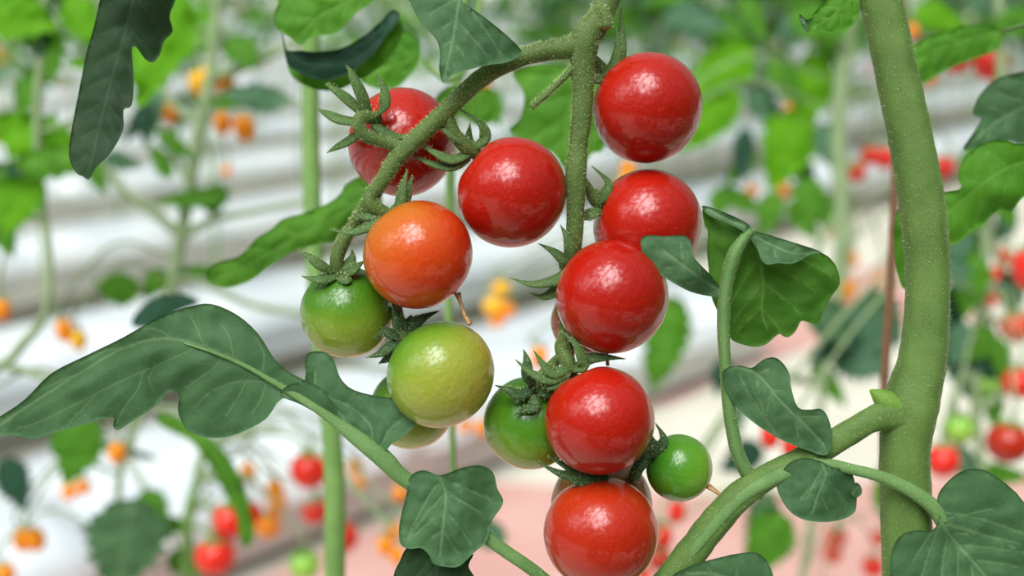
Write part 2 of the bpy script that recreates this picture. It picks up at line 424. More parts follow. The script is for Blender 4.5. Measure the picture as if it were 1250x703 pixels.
def tomato(label, x, y, r, z, mat, axis, sepals=(), pedicel=None, style=None, smat='sepal', group=None, flatten=1.0, roll=0, hair=True, hub=None):
    loc = W(x, y, z); t = thing('tomato', loc, label, 'tomato', group)
    o = link('fruit', fruit_data('round', mat), t); s = r * (D0 - z * K()) / F
    o.rotation_euler = axis_rot(*axis, roll); o.scale = (s, s, s * flatten)
    c = None
    if sepals:
        hx, hy, hz = hub if hub else sepals[0][0]
        mb = MB(); fr = ptube(mb, [(hx - 3, hy - 3, hz - 3, 1), (hx - 1, hy - 1, hz - 1, 6), (hx + 1, hy + 1, hz, 6), (hx + 3, hy + 3, hz + 1, 1)], wob=.1)
        c = part('calyx', mb, [M[smat]], t)
        allf = []
        for sp in sepals:
            pts = sp; n = len(pts)
            w = 7.6
            cc = crom([p[:3] for p in pts], 7); m = len(cc) - 1; pr = []
            for i in range(len(cc)):
                u = i / m; pr.append(w * (0.72 + 0.62 * math.sin(math.pi * min(u * 1.1, 1)) ** 1.0) * (1 - u) ** 0.55 if u < 1 else 0.2)
            mb = MB(); f = tube(mb, [W(*p) for p in cc], [max(q, .25) * K() for q in pr], 10, flat=0.42, flatdir=(-FW + UP * 0.8).normalized(), wob=0.06)
            part('sepal', mb, [M[smat]], c); allf.append(f)
        if hair:
            mb = MB()
            for f in allf: hairs(mb, f, 70, 1.1e-3, 0.12e-3)
            ho = part('sepal_hair', mb, [M['hair']], c); ho['kind'] = 'stuff'
    if pedicel:
        mb = MB(); f = ptube(mb, pedicel, ribs=5, ribamp=.03, wob=.08); pd = part('pedicel', mb, [M['truss']], t)
        if hair: hair_part([f], 14, 1.2e-3, pd)
    if style:
        mb = MB(); ptube(mb, style, seg=7, wob=.5); so = part('dried_style', mb, [M['dry']], t); so['label'] = 'dry tan flower remnant'
    return t

# ================================================================== THE SETTING
RA = math.radians(46); RD = Vector((math.sin(RA), math.cos(RA), 0)); RN = Vector((-math.cos(RA), math.sin(RA), 0))
def ray(x, y): return FW + RT * ((x - CX) / F) + UP * ((CY - y) / F)
def hit(x, y, h):
    d = ray(x, y); k = (h - CAM.z) / d.z; return CAM + d * k
def soff(x, y, h): return hit(x, y, h).dot(RN)
def RW(s, t, h): return RN * s + RD * t + Vector((0, 0, h))
def rowbox(mb, s0, s1, t0, t1, h0, h1, mi=0, nt=1):
    vs = []; fs = []
    for i in range(nt + 1):
        t = t0 + (t1 - t0) * i / nt
        for s, h in ((s0, h0), (s1, h0), (s1, h1), (s0, h1)): vs.append(RW(s, t, h))
    for i in range(nt):
        a = i * 4; b = a + 4
        for k in range(4): fs.append((a + k, a + (k + 1) % 4, b + (k + 1) % 4, b + k))
    fs.append((3, 2, 1, 0)); e = nt * 4; fs.append((e, e + 1, e + 2, e + 3)); mb.add(vs, fs, mi)
def struct(name, mb, mats, smooth=False):
    o = link(name, mb.mesh(name, mats, smooth=smooth)); o['kind'] = 'structure'; return o
mb = MB(); rowbox(mb, -4, 26, -16, 30, -0.1, 0.0); struct('floor', mb, [M['floor']])
# pink walkways painted between the rows
def slab(name, outline, mat):
    lo = [hit(x, y, 0.004) for x, y in outline]; n = len(lo); mb = MB()
    mb.add(lo + [Vector((p.x, p.y, 0)) for p in lo], [tuple(range(n)), tuple(reversed(range(n, 2 * n)))] + [(i, i + n, (i + 1) % n + n, (i + 1) % n) for i in range(n)])
    return struct(name, mb, [mat])
slab('trim_1', [(250, 735), (430, 655), (600, 588), (760, 596), (900, 606), (1060, 585), (1500, 560), (2000, 1500), (-1200, 1500)], M['pink'])
slab('trim_2', [(330, 505), (520, 470), (640, 452), (760, 420), (900, 372), (1090, 318), (1130, 395), (1000, 420), (900, 452), (820, 492), (640, 520), (480, 520)], M['pink'])
for nm, (a, b, c, d) in {'wall_back': (25.8, 26, -16, 30), 'wall_left': (-4, 26, -16.1, -15.9), 'wall_right': (-4, 26, 29.9, 30.1)}.items():
    mb = MB(); rowbox(mb, a, b, c, d, 0, 1.1); struct(nm, mb, [M['wall']])
mb = MB()
for k in range(9): rowbox(mb, -4 + k * 3.75 - .05, -4 + k * 3.75 + .05, -16, 30, 4.2, 4.4)
for k in range(24): rowbox(mb, -4, 26, -16 + k * 2 - .03, -16 + k * 2 + .03, 4.4, 4.5)
struct('ceiling', mb, [M['steel']])
for k, (s, t) in enumerate([(-3.9, -15.9), (-3.9, 29.9), (25.9, -15.9), (25.9, 29.9), (-3.9, 7), (25.9, 7)]):
    mb = MB(); rowbox(mb, s - .06, s + .06, t - .06, t + .06, 0, 4.3); struct('trim_%d' % (k + 3), mb, [M['steel']])

# white grow gutters with film, one long row each
GH = 0.24
g_s = [soff(100, 640, .18), soff(100, 418, GH)]
g_s += [g_s[1] + 1.15 * k for k in (1, 2, 3, 4.2, 5.6, 7.4, 9.6, 12.4, 15.6)]
order = ['lowest and nearest white film-covered grow gutter, at lower left', 'second white grow gutter from the camera, behind the big left leaf',
         'third white grow gutter from the camera, left of the pale stem', 'fourth white grow gutter from the camera, behind the orange fruit on the left']
for i, s in enumerate(g_s):
    h = .18 if i == 0 else GH
    t0, t1 = (-6, 3.0) if i == 0 else (-9, 24)
    g = thing('grow_gutter', RW(s, t0, 0), order[i] if i < 4 else 'white grow gutter in the distant rows under the foliage', 'planter', 'grow gutters in the distance' if i >= 4 else None)
    mb = MB(); w = .17
    # trough: a U section
    prof = [(-w, h), (-w * .8, h - .14), (w * .8, h - .14), (w, h), (w - .012, h), (w * .78, h - .125), (-w * .78, h - .125), (-w + .012, h)]
    vs = []; fs = []
    for t in (t0, t1):
        for (a, b) in prof: vs.append(RW(s + a, t, b))
    for k in range(8): fs.append((k, (k + 1) % 8, 8 + (k + 1) % 8, 8 + k))
    fs += [tuple(reversed(range(8))), tuple(range(8, 16))]
    mb.add(vs, fs); o = part('trough', mb, [M['gutter_side']], g)
    for p in o.data.polygons: p.use_smooth = False
    nb = 12 if i < 3 else 6
    for k in range(nb):                                     # the film-wrapped growing bags in the trough
        a = t0 + (t1 - t0) * k / nb + .01; b = t0 + (t1 - t0) * (k + 1) / nb - .01
        mb = MB(); vs = []; fs = []; NS = 12
        ts = [a, a + .03, a + .08] + [a + .08 + (b - a - .16) * q / 4 for q in range(1, 4)] + [b - .08, b - .03, b]
        for qi, t in enumerate(ts):
            e = 0.55 if qi in (0, len(ts) - 1) else (0.9 if qi in (1, len(ts) - 2) else 1.0)
            for u in range(NS + 1):
                ph = math.pi * u / NS; vs.append(RW(s - math.cos(ph) * w * 1.02 * (0.85 + .15 * e), t, h - .03 + math.sin(ph) ** .6 * .10 * e + .004 * math.sin(t * 23 + u)))
        for q in range(len(ts) - 1):
            for u in range(NS): fs.append((q * (NS + 1) + u, (q + 1) * (NS + 1) + u, (q + 1) * (NS + 1) + u + 1, q * (NS + 1) + u + 1))
        fs.append(tuple(range(NS + 1))); e = (len(ts) - 1) * (NS + 1); fs.append(tuple(reversed([e + u for u in range(NS + 1)])))
        mb.add(vs, fs); part('growing_bag', mb, [M['film']], g)
    ns = 8
    for k in range(ns + 1):
        t = t0 + .2 + (t1 - t0 - .4) * k / ns
        mb = MB(); tube(mb, [RW(s, t, 0), RW(s, t, h - .14)], [.02, .02], 10); part('support_post', mb, [M['steel']], g)
# ground film under the rows
for i, (ya, yb) in enumerate([((40, 700), (40, 560))]):
    s0, s1 = soff(*ya, 0), soff(*yb, 0)
    mb = MB(); vs = []; fs = []; nx, ny = 40, 10
    for a in range(nx + 1):
        for b in range(ny + 1):
            t = -5 + a * (8.6 / nx); s = min(s0, s1) + (abs(s1 - s0)) * b / ny - (0.16 * max(0, -t - 0) if b < 2 else 0)
            vs.append(RW(s, t, .012 + .012 * noise.noise(Vector((t * 2.1, s * 5, 1)))))
    for a in range(nx):
        for b in range(ny):
            q = a * (ny + 1) + b; fs.append((q, q + ny + 1, q + ny + 2, q + 1))
    mb.add(vs, fs); o = link('ground_film', mb.mesh('ground_film', [M['film']])); tag(o, 'white plastic film lying on the floor at lower left', 'plastic sheet')
    so = o.modifiers.new('thick', 'SOLIDIFY'); so.thickness = 0.002

# ================================================================== FOREGROUND PLANT
plant = thing('tomato_plant', W(1108, 703, -10) * 1.0, 'foreground tomato plant in focus, thick hairy stem at right carrying the big fruit truss', 'plant')
base = W(1108, 703, -10); 
plant.location = Vector((base.x, base.y, 0))
mb = MB()
pts = [(1015, -190, -20, 22), (1040, -100, -14, 23), (1075, 0, -10, 25), (1092, 80, -10, 25), (1110, 160, -10, 26), (1124, 240, -10, 27), (1132, 320, -10, 26), (1131, 400, -10, 27), (1124, 450, -10, 29), (1112, 495, -10, 33), (1105, 545, -10, 30), (1106, 620, -10, 30), (1108, 720, -10, 30)]
c = crom(pts, 8); wp = [W(*p[:3]) for p in c]; rad = [p[3] * K() for p in c]
e = wp[-1]; wp += [Vector((e.x, e.y + .01, .6)), Vector((e.x + .02, e.y + .03, 0.0))]; rad += [.0072, .008]
f1 = tube(mb, wp, rad, 28, ribs=5, ribamp=.03, wob=.05)
stem_o = part('main_stem', mb, [M['stem']], plant)
hair_part([f1[:-2]], 14, 1.5e-3, stem_o)
# the swollen node and the fresh scar above the side shoot
mb = MB(); fn = ptube(mb, [(1062, 476, -2, 1.5), (1069, 481, 0, 7), (1080, 489, 2, 14), (1094, 500, -4, 20), (1112, 514, -26, 24)], seg=18, wob=.12)
no = part('node', mb, [M['node']], stem_o); no['label'] = 'swollen yellow-green node'
mb = MB()
f2 = ptube(mb, [(1116, 508, -8, 27), (1088, 506, 0, 20), (1060, 514, 8, 15), (1020, 538, 12, 15), (980, 560, 14, 15), (940, 580, 14, 15), (905, 603, 12, 17), (872, 638, 10, 18), (832, 690, 8, 19), (790, 745, 4, 19), (730, 830, -10, 19), (700, 900, -20, 18)], seg=22, n=8, ribs=3, ribamp=.05, wob=.08)
side = part('side_stem', mb, [M['stem']], plant); hair_part([f2], 16, 1.1e-3, side)
# the fruit truss
mb = MB()
fa = ptube(mb, [(900, -210, -30, 13.6), (800, -130, -10, 13.6), (752, -50, 0, 13.6), (742, 0, 6, 14.7), (729, 27, 12, 15.8), (714, 50, 14, 18.1), (711, 80, 14, 14.7), (712, 110, 14, 13.0), (709, 150, 14, 11.9), (706, 180, 14, 11.3), (703, 212, 14, 13.0), (703, 245, 13, 10.7), (701, 290, 8, 10.2), (697, 335, -10, 9.0), (690, 385, -25, 7.9), (694, 440, -22, 7.9), (712, 500, -45, 6.8), (735, 560, -45, 6.8), (762, 592, -40, 5.6)], seg=20, n=8, ribs=3, ribamp=.03, wob=.1)
fb = ptube(mb, [(718, 45, 12, 12.4), (700, 57, 14, 13.6), (670, 62, 16, 11.9), (640, 69, 18, 11.3), (605, 84, 20, 11.3), (575, 106, 22, 10.7), (548, 132, 24, 10.7), (516, 162, 26, 10.7), (487, 190, 28, 10.2), (467, 220, 28, 9.0), (450, 248, 22, 7.9), (432, 275, 8, 7.3), (415, 300, 0, 6.8), (470, 372, -20, 5.6), (490, 400, -20, 5.6)][:13], seg=20, n=8, ribs=3, ribamp=.03, wob=.1)
# link the green ones behind the orange one
fc = ptube(mb, [(455, 240, 10, 6), (470, 300, -30, 5), (480, 360, -30, 5), (486, 392, -20, 6)], seg=12)
fd = ptube(mb, [(712, 62, 12, 6), (699, 83, 18, 4.4), (675, 108, 20, 4), (652, 128, 22, 4), (649, 132, 22, 3)], seg=12, wob=.1)
fe = ptube(mb, [(724, 20, 14, 6), (733, 12, 24, 6), (739, 20, 30, 6.5), (740, 34, 30, 7)], seg=14, wob=.1)
truss = part('truss_stem', mb, [M['truss']], plant)
hair_part([fa, fb, fd, fe], 24, 1.5e-3, truss)
mb = MB(); ptube(mb, [(740, 33, 30, 5.8), (740, 35, 30, 5.5), (740, 35.5, 30, 1)], seg=12); part('cut_end', mb, [M['cut']], truss)

# leaves of the foreground plant
mb = MB()
f3 = ptube(mb, [(928, 606, -6, 5), (918, 588, 6, 9), (903, 560, 16, 8.5), (895, 530, 20, 8), (889, 490, 22, 7.5), (885, 440, 24, 7), (883, 395, 26, 7.5), (886, 350, 30, 8), (896, 312, 32, 8.5), (908, 292, 29, 6.5), (916, 284, 25, 4.5), (924, 283, 20, 2)], seg=16, n=7, ribs=3, ribamp=.08)
lf = part('leaf', mb, [M['petiole']], plant); lf['label'] = 'upright leaf with a folded terminal leaflet'; hair_part([f3], 12, .6e-3, lf)
leaf('leaflet', lf, [(858, 253), (876, 258), (898, 268), (915, 280), (940, 289), (966, 297), (985, 302), (1004, 309), (1014, 316), (1022, 328), (1025, 347), (1014, 363), (1004, 382), (998, 396), (988, 394), (978, 392), (972, 403), (964, 411), (957, 411), (950, 408), (934, 421), (918, 423), (902, 419), (890, 411), (876, 380), (868, 360), (865, 328), (863, 306), (864, 283), (860, 274)],
     [(915, 284), (925, 310), (932, 345), (930, 380), (938, 405)], [(858, 253, 10), (915, 283, 22), (1020, 330, 6), (935, 415, -14), (930, 340, -4), (880, 340, 6), (1000, 390, -10)], mats=('leaf_under', 'leaf_top'), under=True, nside=4, droop=0, ruffle=5, relief=2.4, seed=4,
     patches=[([(911, 275), (918, 281), (940, 287), (966, 295), (985, 301), (1003, 308), (988, 311), (978, 317), (966, 322), (950, 321), (937, 323), (929, 317), (925, 306), (919, 296), (912, 285)], [(918, 286), (940, 298), (965, 308), (990, 309)], [(911, 280, 26), (1003, 308, 14), (950, 320, 30), (950, 288, 20)], dict(z0=0, nside=3, under=False, ruffle=1.5, spacing=3), (1, 0)),
              ([(857, 251), (876, 256), (898, 265), (914, 274), (918, 282), (911, 285), (902, 279), (882, 270), (864, 262)], [(916, 279), (895, 271), (876, 262), (862, 255)], [(857, 251, 14), (914, 280, 27), (885, 268, 24)], dict(z0=0, nside=2, under=False, ruffle=1, spacing=3), (1, 0))])
leaf('leaflet', lf, [(782, 293), (790, 287), (812, 288), (834, 287), (842, 293), (845, 302), (846, 312), (854, 322), (866, 334), (876, 347), (883, 357), (876, 362), (857, 360), (838, 354), (815, 341), (799, 331), (786, 318), (783, 306)],
     [(884, 358), (860, 343), (835, 325), (808, 305)], [(884, 358, 30), (840, 320, 66), (783, 300, 58)], spacing=3.5, nside=3, ruffle=2.5, seed=2)
leaf('leaflet', lf, [(884, 451), (902, 446), (917, 449), (926, 443), (936, 437), (948, 437), (958, 446), (964, 458), (966, 474), (974, 497), (989, 500), (1002, 499), (1011, 510), (1016, 531), (1014, 549), (1005, 556), (984, 549), (958, 539), (927, 521), (902, 500), (889, 482), (882, 464)],
     [(888, 447), (915, 452), (932, 464), (953, 490), (984, 520), (1010, 548)], [(888, 450, 32), (950, 490, 48), (1010, 550, 34), (950, 440, 36), (905, 495, 38), (1010, 505, 40)], nside=4, ruffle=4, relief=2.4, seed=5)
mb = MB()
f4 = ptube(mb, [(826, 700, 16, 4), (850, 668, 22, 6.5), (880, 632, 22, 7.5), (908, 604, 22, 8), (938, 587, 24, 8.5), (975, 571, 27, 8), (1010, 567, 28, 7), (1040, 573, 28, 6.5), (1075, 582, 28, 7), (1110, 598, 30, 8), (1138, 618, 32, 9), (1150, 638, 32, 8)], seg=16, n=7, ribs=3, ribamp=.08)
lg = part('leaf', mb, [M['petiole']], plant); lg['label'] = 'leaf arching to the right with a broad heart-shaped leaflet'; hair_part([f4], 12, .6e-3, lg)
leaf('leaflet', lg, [(961, 567), (979, 559), (1000, 562), (1015, 570), (1031, 572), (1041, 580), (1045, 594), (1050, 600), (1046, 608), (1044, 624), (1031, 633), (1010, 637), (984, 635), (966, 626), (953, 608), (948, 588)],
     [(1003, 566), (1008, 580), (1000, 600), (990, 630)], [(1003, 566, 38), (1044, 600, 20), (1000, 600, 44), (955, 590, 34)], nside=3, ruffle=4, relief=2.2, seed=7,
     patches=[([(1040, 592), (1046, 589), (1051, 594), (1052, 602), (1047, 607), (1041, 605), (1038, 598)], [(1041, 604), (1044, 598), (1049, 593)], [(1040, 598, 34), (1052, 598, 24)], dict(nside=0, ruffle=.5, spacing=2.5), (0, 1))])
leaf('leaflet', lg, [(1144, 608), (1152, 593), (1170, 577), (1191, 572), (1211, 578), (1237, 598), (1250, 613), (1285, 655), (1300, 720), (1285, 775), (1235, 800), (1165, 790), (1110, 765), (1088, 730), (1087, 701), (1088, 675), (1098, 655), (1118, 647), (1134, 648), (1143, 642), (1146, 630)],
     [(1140, 620), (1152, 643), (1172, 668), (1205, 706), (1250, 770)], [(1146, 628, 34), (1200, 600, 40), (1280, 700, 22), (1100, 690, 44), (1200, 780, 30), (1180, 670, 30)], nside=6, ruffle=6, relief=3, seed=8, extra=[[(1150, 634), (1180, 628), (1215, 620)], [(1152, 640), (1190, 650), (1240, 662)], [(1148, 640), (1130, 660), (1112, 690)]])
leaf('leaflet', lf, [(818, 706), (845, 690), (880, 680), (905, 675), (925, 675), (938, 688), (944, 710), (930, 745), (870, 760), (820, 740)], [(930, 745), (905, 715), (870, 700), (835, 700)], [(880, 690, 44), (870, 750, 30)], nside=3, ruffle=3, seed=9)
leaf('leaf', plant, [(1047, -15), (1050, 10), (1046, 24), (1035, 36), (1014, 40), (998, 39), (986, 36), (990, 24), (994, 15), (1009, 0), (1020, -15)], [(1046, -8), (1030, 8), (1012, 22), (992, 34)], [(1010, 20, -4)], mats=('leaf_mid', 'leaf_top'), nside=3, ruffle=3, seed=10,
     patches=[([(988, 36), (992, 22), (984, 24), (976, 17), (978, 30), (986, 40)], [(990, 30), (984, 30), (978, 22)], [(985, 30, -14)], dict(nside=0, spacing=3), (1, 0))])
# leaves turned away behind the main stem on the right
leaf('leaf', plant, [(1280, 160), (1250, 176), (1219, 170), (1193, 179), (1176, 195), (1169, 215), (1173, 230), (1152, 235), (1120, 245), (1096, 256), (1091, 287), (1093, 320), (1101, 350), (1112, 352), (1120, 330), (1147, 303), (1170, 296), (1188, 281), (1200, 275), (1219, 256), (1235, 258), (1250, 240), (1285, 225)],
     [(1290, 185), (1230, 205), (1180, 240), (1130, 290), (1105, 340)], [(1150, 270, -60), (1250, 200, -50), (1100, 340, -70)], mats=('leaf_mid', 'leaf_top'), nside=5, ruffle=8, seed=11, D=.34)
leaf('leaf', plant, [(1290, 75), (1250, 87), (1219, 95), (1198, 113), (1190, 128), (1188, 140), (1198, 146), (1186, 165), (1175, 183), (1198, 180), (1229, 172), (1250, 176), (1290, 170)], [(1290, 110), (1250, 130), (1215, 150), (1182, 178)], [(1230, 130, -110), (1180, 180, -90)], mats=('leaf_top', 'leaf_under'), nside=4, ruffle=8, seed=12, D=.36)
leaf('leaf', plant, [(1105, 62), (1120, 50), (1147, 41), (1188, 29), (1222, 36), (1220, 58), (1200, 68), (1172, 78), (1148, 90), (1121, 104), (1106, 88)], [(1225, 38), (1190, 45), (1150, 58), (1112, 78)], [(1160, 55, -150)], mats=('leaf_mid', 'leaf_top'), nside=4, ruffle=4, seed=13, D=.38)

mb = MB()
ptube(mb, [(1052, -60, -14, 9), (1120, -90, -30, 8), (1230, -100, -60, 8), (1310, -60, -80, 7), (1340, 20, -90, 6), (1335, 110, -90, 6), (1318, 160, -90, 5), (1288, 186, -84, 4)], seg=12)
ptube(mb, [(1338, 60, -90, 4), (1320, 95, -120, 4), (1288, 110, -167, 4)], seg=10)
ptube(mb, [(1340, 10, -90, 4), (1290, 20, -170, 4), (1224, 38, -251, 3)], seg=10)
part('branch', mb, [M['petiole']], plant)
# the big compound leaf on the left
mb = MB()
f5 = ptube(mb, [(730, 810, -10, 8), (700, 745, 10, 8), (658, 702, 20, 7.5), (610, 668, 24, 7.5), (560, 630, 26, 8), (520, 602, 28, 8.5), (488, 580, 30, 9.5), (468, 560, 31, 11), (440, 538, 32, 9.5), (400, 508, 32, 5.6), (360, 482, 32, 4.2), (335, 467, 33, 3.2), (300, 447, 35, 2.4), (260, 430, 37, 1.8), (225, 419, 37, 1)], seg=16, n=7, ribs=3, ribamp=.12)
lh = part('leaf', mb, [M['petiole']], plant); lh['label'] = 'broad compound leaf reaching to the left edge'; hair_part([f5[:80]], 10, .6e-3, lh)
leaf('leaflet', lh, [(-14, 534), (-10, 512), (0, 508), (31, 487), (62, 456), (103, 435), (150, 412), (196, 386), (232, 374), (258, 371), (289, 384), (315, 407), (335, 438), (350, 452), (372, 464), (392, 474), (410, 500), (400, 512), (375, 498), (345, 486), (325, 511), (294, 528), (263, 535), (232, 528), (220, 511), (217, 496), (219, 482), (206, 477), (191, 495), (160, 515), (144, 525), (138, 519), (137, 509), (103, 518), (67, 528), (41, 536), (20, 532), (0, 533)],
     [(405, 508), (360, 480), (320, 456), (280, 435), (240, 420), (200, 413), (150, 425), (90, 460), (35, 495), (-5, 522)], [(400, 505, 34), (250, 375, 20), (200, 440, 56), (60, 490, 46), (0, 525, 28), (265, 530, 10), (225, 500, 22), (300, 430, 44), (290, 500, 24)], nside=0, ruffle=8, relief=4.2, droop=.03, seed=21,
     extra=[[(352, 476), (318, 466), (285, 467), (255, 480), (235, 500)], [(245, 421), (205, 440), (150, 464), (95, 492), (45, 516), (15, 525)], [(320, 455), (322, 432), (312, 412)], [(285, 437), (280, 412), (268, 392)], [(250, 424), (240, 400), (232, 384)], [(215, 416), (190, 402), (170, 402)], [(165, 422), (130, 428), (95, 446)], [(110, 450), (80, 462), (50, 476)], [(272, 433), (262, 448), (240, 464), (226, 474)], [(175, 452), (168, 475), (150, 500), (143, 515)], [(115, 483), (100, 500), (82, 518)], [(190, 447), (182, 462), (190, 480)], [(300, 467), (288, 490), (272, 512)], [(325, 468), (318, 488), (305, 508)]])
leaf('leaflet', lh, [(343, 483), (352, 470), (372, 464), (372, 440), (378, 430), (398, 430), (408, 442), (416, 462), (432, 476), (465, 484), (500, 487), (514, 490), (516, 503), (505, 522), (490, 534), (478, 542), (471, 552), (464, 560), (440, 543), (410, 518), (375, 497)],
     [(345, 482), (375, 492), (410, 512), (440, 532), (462, 552)], [(360, 475, 34), (385, 440, 20), (440, 500, 26), (510, 500, 36), (465, 552, 36)], nside=0, ruffle=4, relief=3, seed=22,
     extra=[[(462, 552), (475, 525), (500, 505)], [(455, 545), (452, 520), (430, 498), (400, 485)], [(430, 522), (410, 500), (385, 480)], [(390, 500), (385, 475), (384, 445)]])
leaf('leaflet', lh, [(506, 577), (519, 574), (535, 580), (548, 577), (564, 571), (586, 568), (602, 577), (607, 596), (614, 609), (612, 619), (601, 635), (597, 651), (593, 662), (577, 676), (561, 691), (545, 692), (529, 688), (524, 678), (514, 669), (500, 670), (489, 664), (487, 644), (492, 619), (497, 600), (498, 587)],
     [(536, 580), (544, 605), (541, 640), (536, 686)], [(536, 580, 40), (500, 580, 34), (610, 610, 30), (550, 640, 52), (545, 690, 40), (490, 660, 36)], nside=4, ruffle=6, relief=3, seed=23)
leaf('leaflet', lh, [(497, 668), (515, 664), (540, 680), (560, 686), (578, 676), (572, 690), (578, 702), (590, 720), (570, 750), (520, 760), (484, 740), (480, 705), (488, 685)], [(530, 672), (533, 700), (530, 745)], [(530, 700, 20)], mats=('leaf_dull', 'leaf_under'), nside=3, seed=24)

# ================================================================== FOREGROUND TOMATOES
G1 = None
tomato('red tomato half hidden behind the truss stem, at upper left of the cluster', 491, 174, 66.5, -52, 'red', (-.55, -.35, .75), hub=(451, 146, 22),
       sepals=[[(450, 142, 22), (441, 115, 34), (430, 92, 38), (424, 80, 36)], [(447, 142, 22), (424, 121, 30), (408, 109, 34), (397, 101, 34)], [(443, 150, 20), (415, 146, 20), (398, 138, 18), (386, 132, 14)],
               [(446, 158, 14), (425, 172, 6), (410, 180, 0), (398, 187, -2)], [(459, 142, 22), (469, 128, 34), (469, 108, 36), (458, 88, 36)], [(455, 152, 22), (472, 163, 20), (488, 167, 18), (500, 164, 20)]],
       pedicel=[(490, 180, 28, 7), (471, 174, 30, 7), (449, 167, 34, 8), (438, 154, 36, 8), (441, 144, 32, 8.5), (452, 143, 24, 8), (462, 147, 14, 7)])
tomato('red tomato at the centre of the cluster, hanging between the two arms of the truss', 625, 235, 68, 6, 'red', (-.75, -.6, .1), hub=(576, 183, 6),
       sepals=[[(576, 180, 12), (558, 168, 22), (543, 158, 24), (529, 151, 22)], [(574, 187, 10), (552, 195, 20), (530, 186, 24), (511, 174, 20)], [(572, 192, 8), (552, 203, 14), (525, 199, 16), (500, 187, 14)], [(580, 180, 12), (592, 168, 14), (586, 150, 18), (556, 130, 22)], [(578, 184, 8), (572, 172, -10), (574, 150, -14)]],
       pedicel=[(545, 133, 24, 7), (549, 150, 22, 7.5), (557, 167, 18, 8.5), (570, 180, 12, 9), (584, 190, 4, 7)])
tomato('highest red tomato, at top right of the cluster beside the truss fork', 790, 132, 68, -14, 'red', (-.75, -.55, -.25), hub=(738, 88, -12),
       sepals=[[(734, 92, -8), (748, 82, 0), (754, 60, 6), (753, 34, 4)], [(742, 84, -12), (756, 70, -10), (759, 40, -12), (758, 8, -20)], [(732, 88, -8), (724, 76, -4), (722, 66, 0)], [(733, 94, -4), (727, 98, 0), (722, 92, 0)]],
       pedicel=[(716, 64, 2, 6), (724, 72, -4, 6.5), (732, 80, -10, 7), (744, 92, -16, 7)])
tomato('red tomato right of the truss stem, tucked behind a small leaflet', 790, 274, 68, -34, 'red', (-.85, -.3, .1), hub=(731, 253, -18),
       sepals=[[(730, 256, -14), (724, 262, 0), (718, 270, 6)], [(728, 250, -16), (738, 238, -8), (742, 222, -6), (722, 202, 0)], [(727, 257, -16), (712, 264, -12), (694, 263, -10)], [(730, 248, -16), (726, 236, -12), (718, 228, -8)]],
       pedicel=[(706, 215, 4, 7), (718, 230, -6, 6), (726, 244, -14, 7.5), (736, 258, -24, 7)])
tomato('red tomato below the truss stem with a green leaflet over its upper right', 747, 362, 70, 26, 'red', (-.75, -.35, -.4), hub=(690, 333, 4),
       sepals=[[(694, 330, 6), (678, 342, 14), (650, 347, 18), (622, 339, 16)], [(692, 338, 4), (676, 356, 2), (662, 362, 2), (646, 357, 0)], [(694, 322, 12), (696, 305, 22), (692, 290, 24), (684, 274, 20)], [(692, 324, 8), (686, 316, 14), (674, 306, 16), (657, 297, 14)]],
       pedicel=[(700, 300, 4, 7), (694, 312, 4, 7), (690, 325, 2, 8), (698, 342, 4, 7)])
tomato('orange tomato, the only one turning from yellow to red', 510, 311, 67.5, 30, 'orange_red', (-.55, -.75, -.05), hub=(474, 262, 28), roll=.3,
       sepals=[[(476, 260, 32), (488, 248, 38), (492, 228, 40), (497, 206, 36)], [(480, 258, 30), (494, 244, 30), (498, 230, 30), (504, 214, 26)], [(470, 266, 34), (452, 276, 40), (428, 284, 42), (402, 280, 36)], [(468, 262, 30), (452, 264, 34), (442, 264, 34), (429, 260, 32)], [(474, 270, 34), (462, 278, 40), (448, 282, 42)]],
       pedicel=[(462, 228, 27, 7), (452, 238, 32, 8.5), (452, 248, 34, 8.5), (460, 255, 32, 8.5), (472, 262, 28, 8), (480, 270, 22, 7)],
       style=[(558, 358, 22, 4), (563, 372, 26, 2.2), (567, 384, 30, 2.4), (574, 396, 34, 3.2)])
tomato('green tomato at far left of the cluster with dark green shoulders', 424, 381, 57, -22, 'green_a', (-.1, -.95, .25), hub=(413, 334, 10),
       sepals=[[(408, 332, 14), (392, 324, 24), (378, 314, 26), (362, 304, 22)], [(410, 337, 16), (396, 341, 24), (384, 341, 26), (368, 337, 24)], [(418, 336, 16), (430, 330, 20), (437, 324, 20), (446, 318, 16)], [(416, 330, 12), (426, 322, 12), (430, 314, 10), (430, 304, 8)], [(414, 338, 18), (424, 342, 24), (430, 342, 24)]],
       pedicel=[(430, 278, 8, 7), (421, 292, 10, 8), (413, 308, 12, 8.5), (411, 322, 12, 8.5), (414, 336, 8, 8)])
tomato('large pale green tomato hanging right under the orange one', 538, 457, 67, 18, 'green_b', (-.55, -.6, -.3), hub=(492, 412, 2), smat='sepal_dark', flatten=.97,
       sepals=[[(494, 406, 4), (490, 396, 8), (484, 384, 8), (480, 372, 6)], [(498, 404, 4), (508, 394, 6), (520, 386, 8), (537, 379, 8)], [(500, 402, 2), (508, 392, 0), (514, 388, 0), (516, 382, 0)], [(490, 416, 6), (476, 424, 12), (462, 432, 14), (446, 437, 12)], [(488, 410, 6), (478, 408, 10), (468, 404, 10), (456, 414, 10)], [(490, 420, 4), (474, 436, 4), (462, 444, 4)], [(494, 404, 4), (500, 392, -4), (502, 384, -4)]],
       pedicel=[(484, 376, -14, 7), (486, 390, -6, 8), (490, 404, 0, 9), (502, 418, 4, 8)])
tomato('green tomato mostly hidden behind the pale green one and a leaf', 503, 498, 51, -70, 'green_a', (-.2, -.9, -.2))
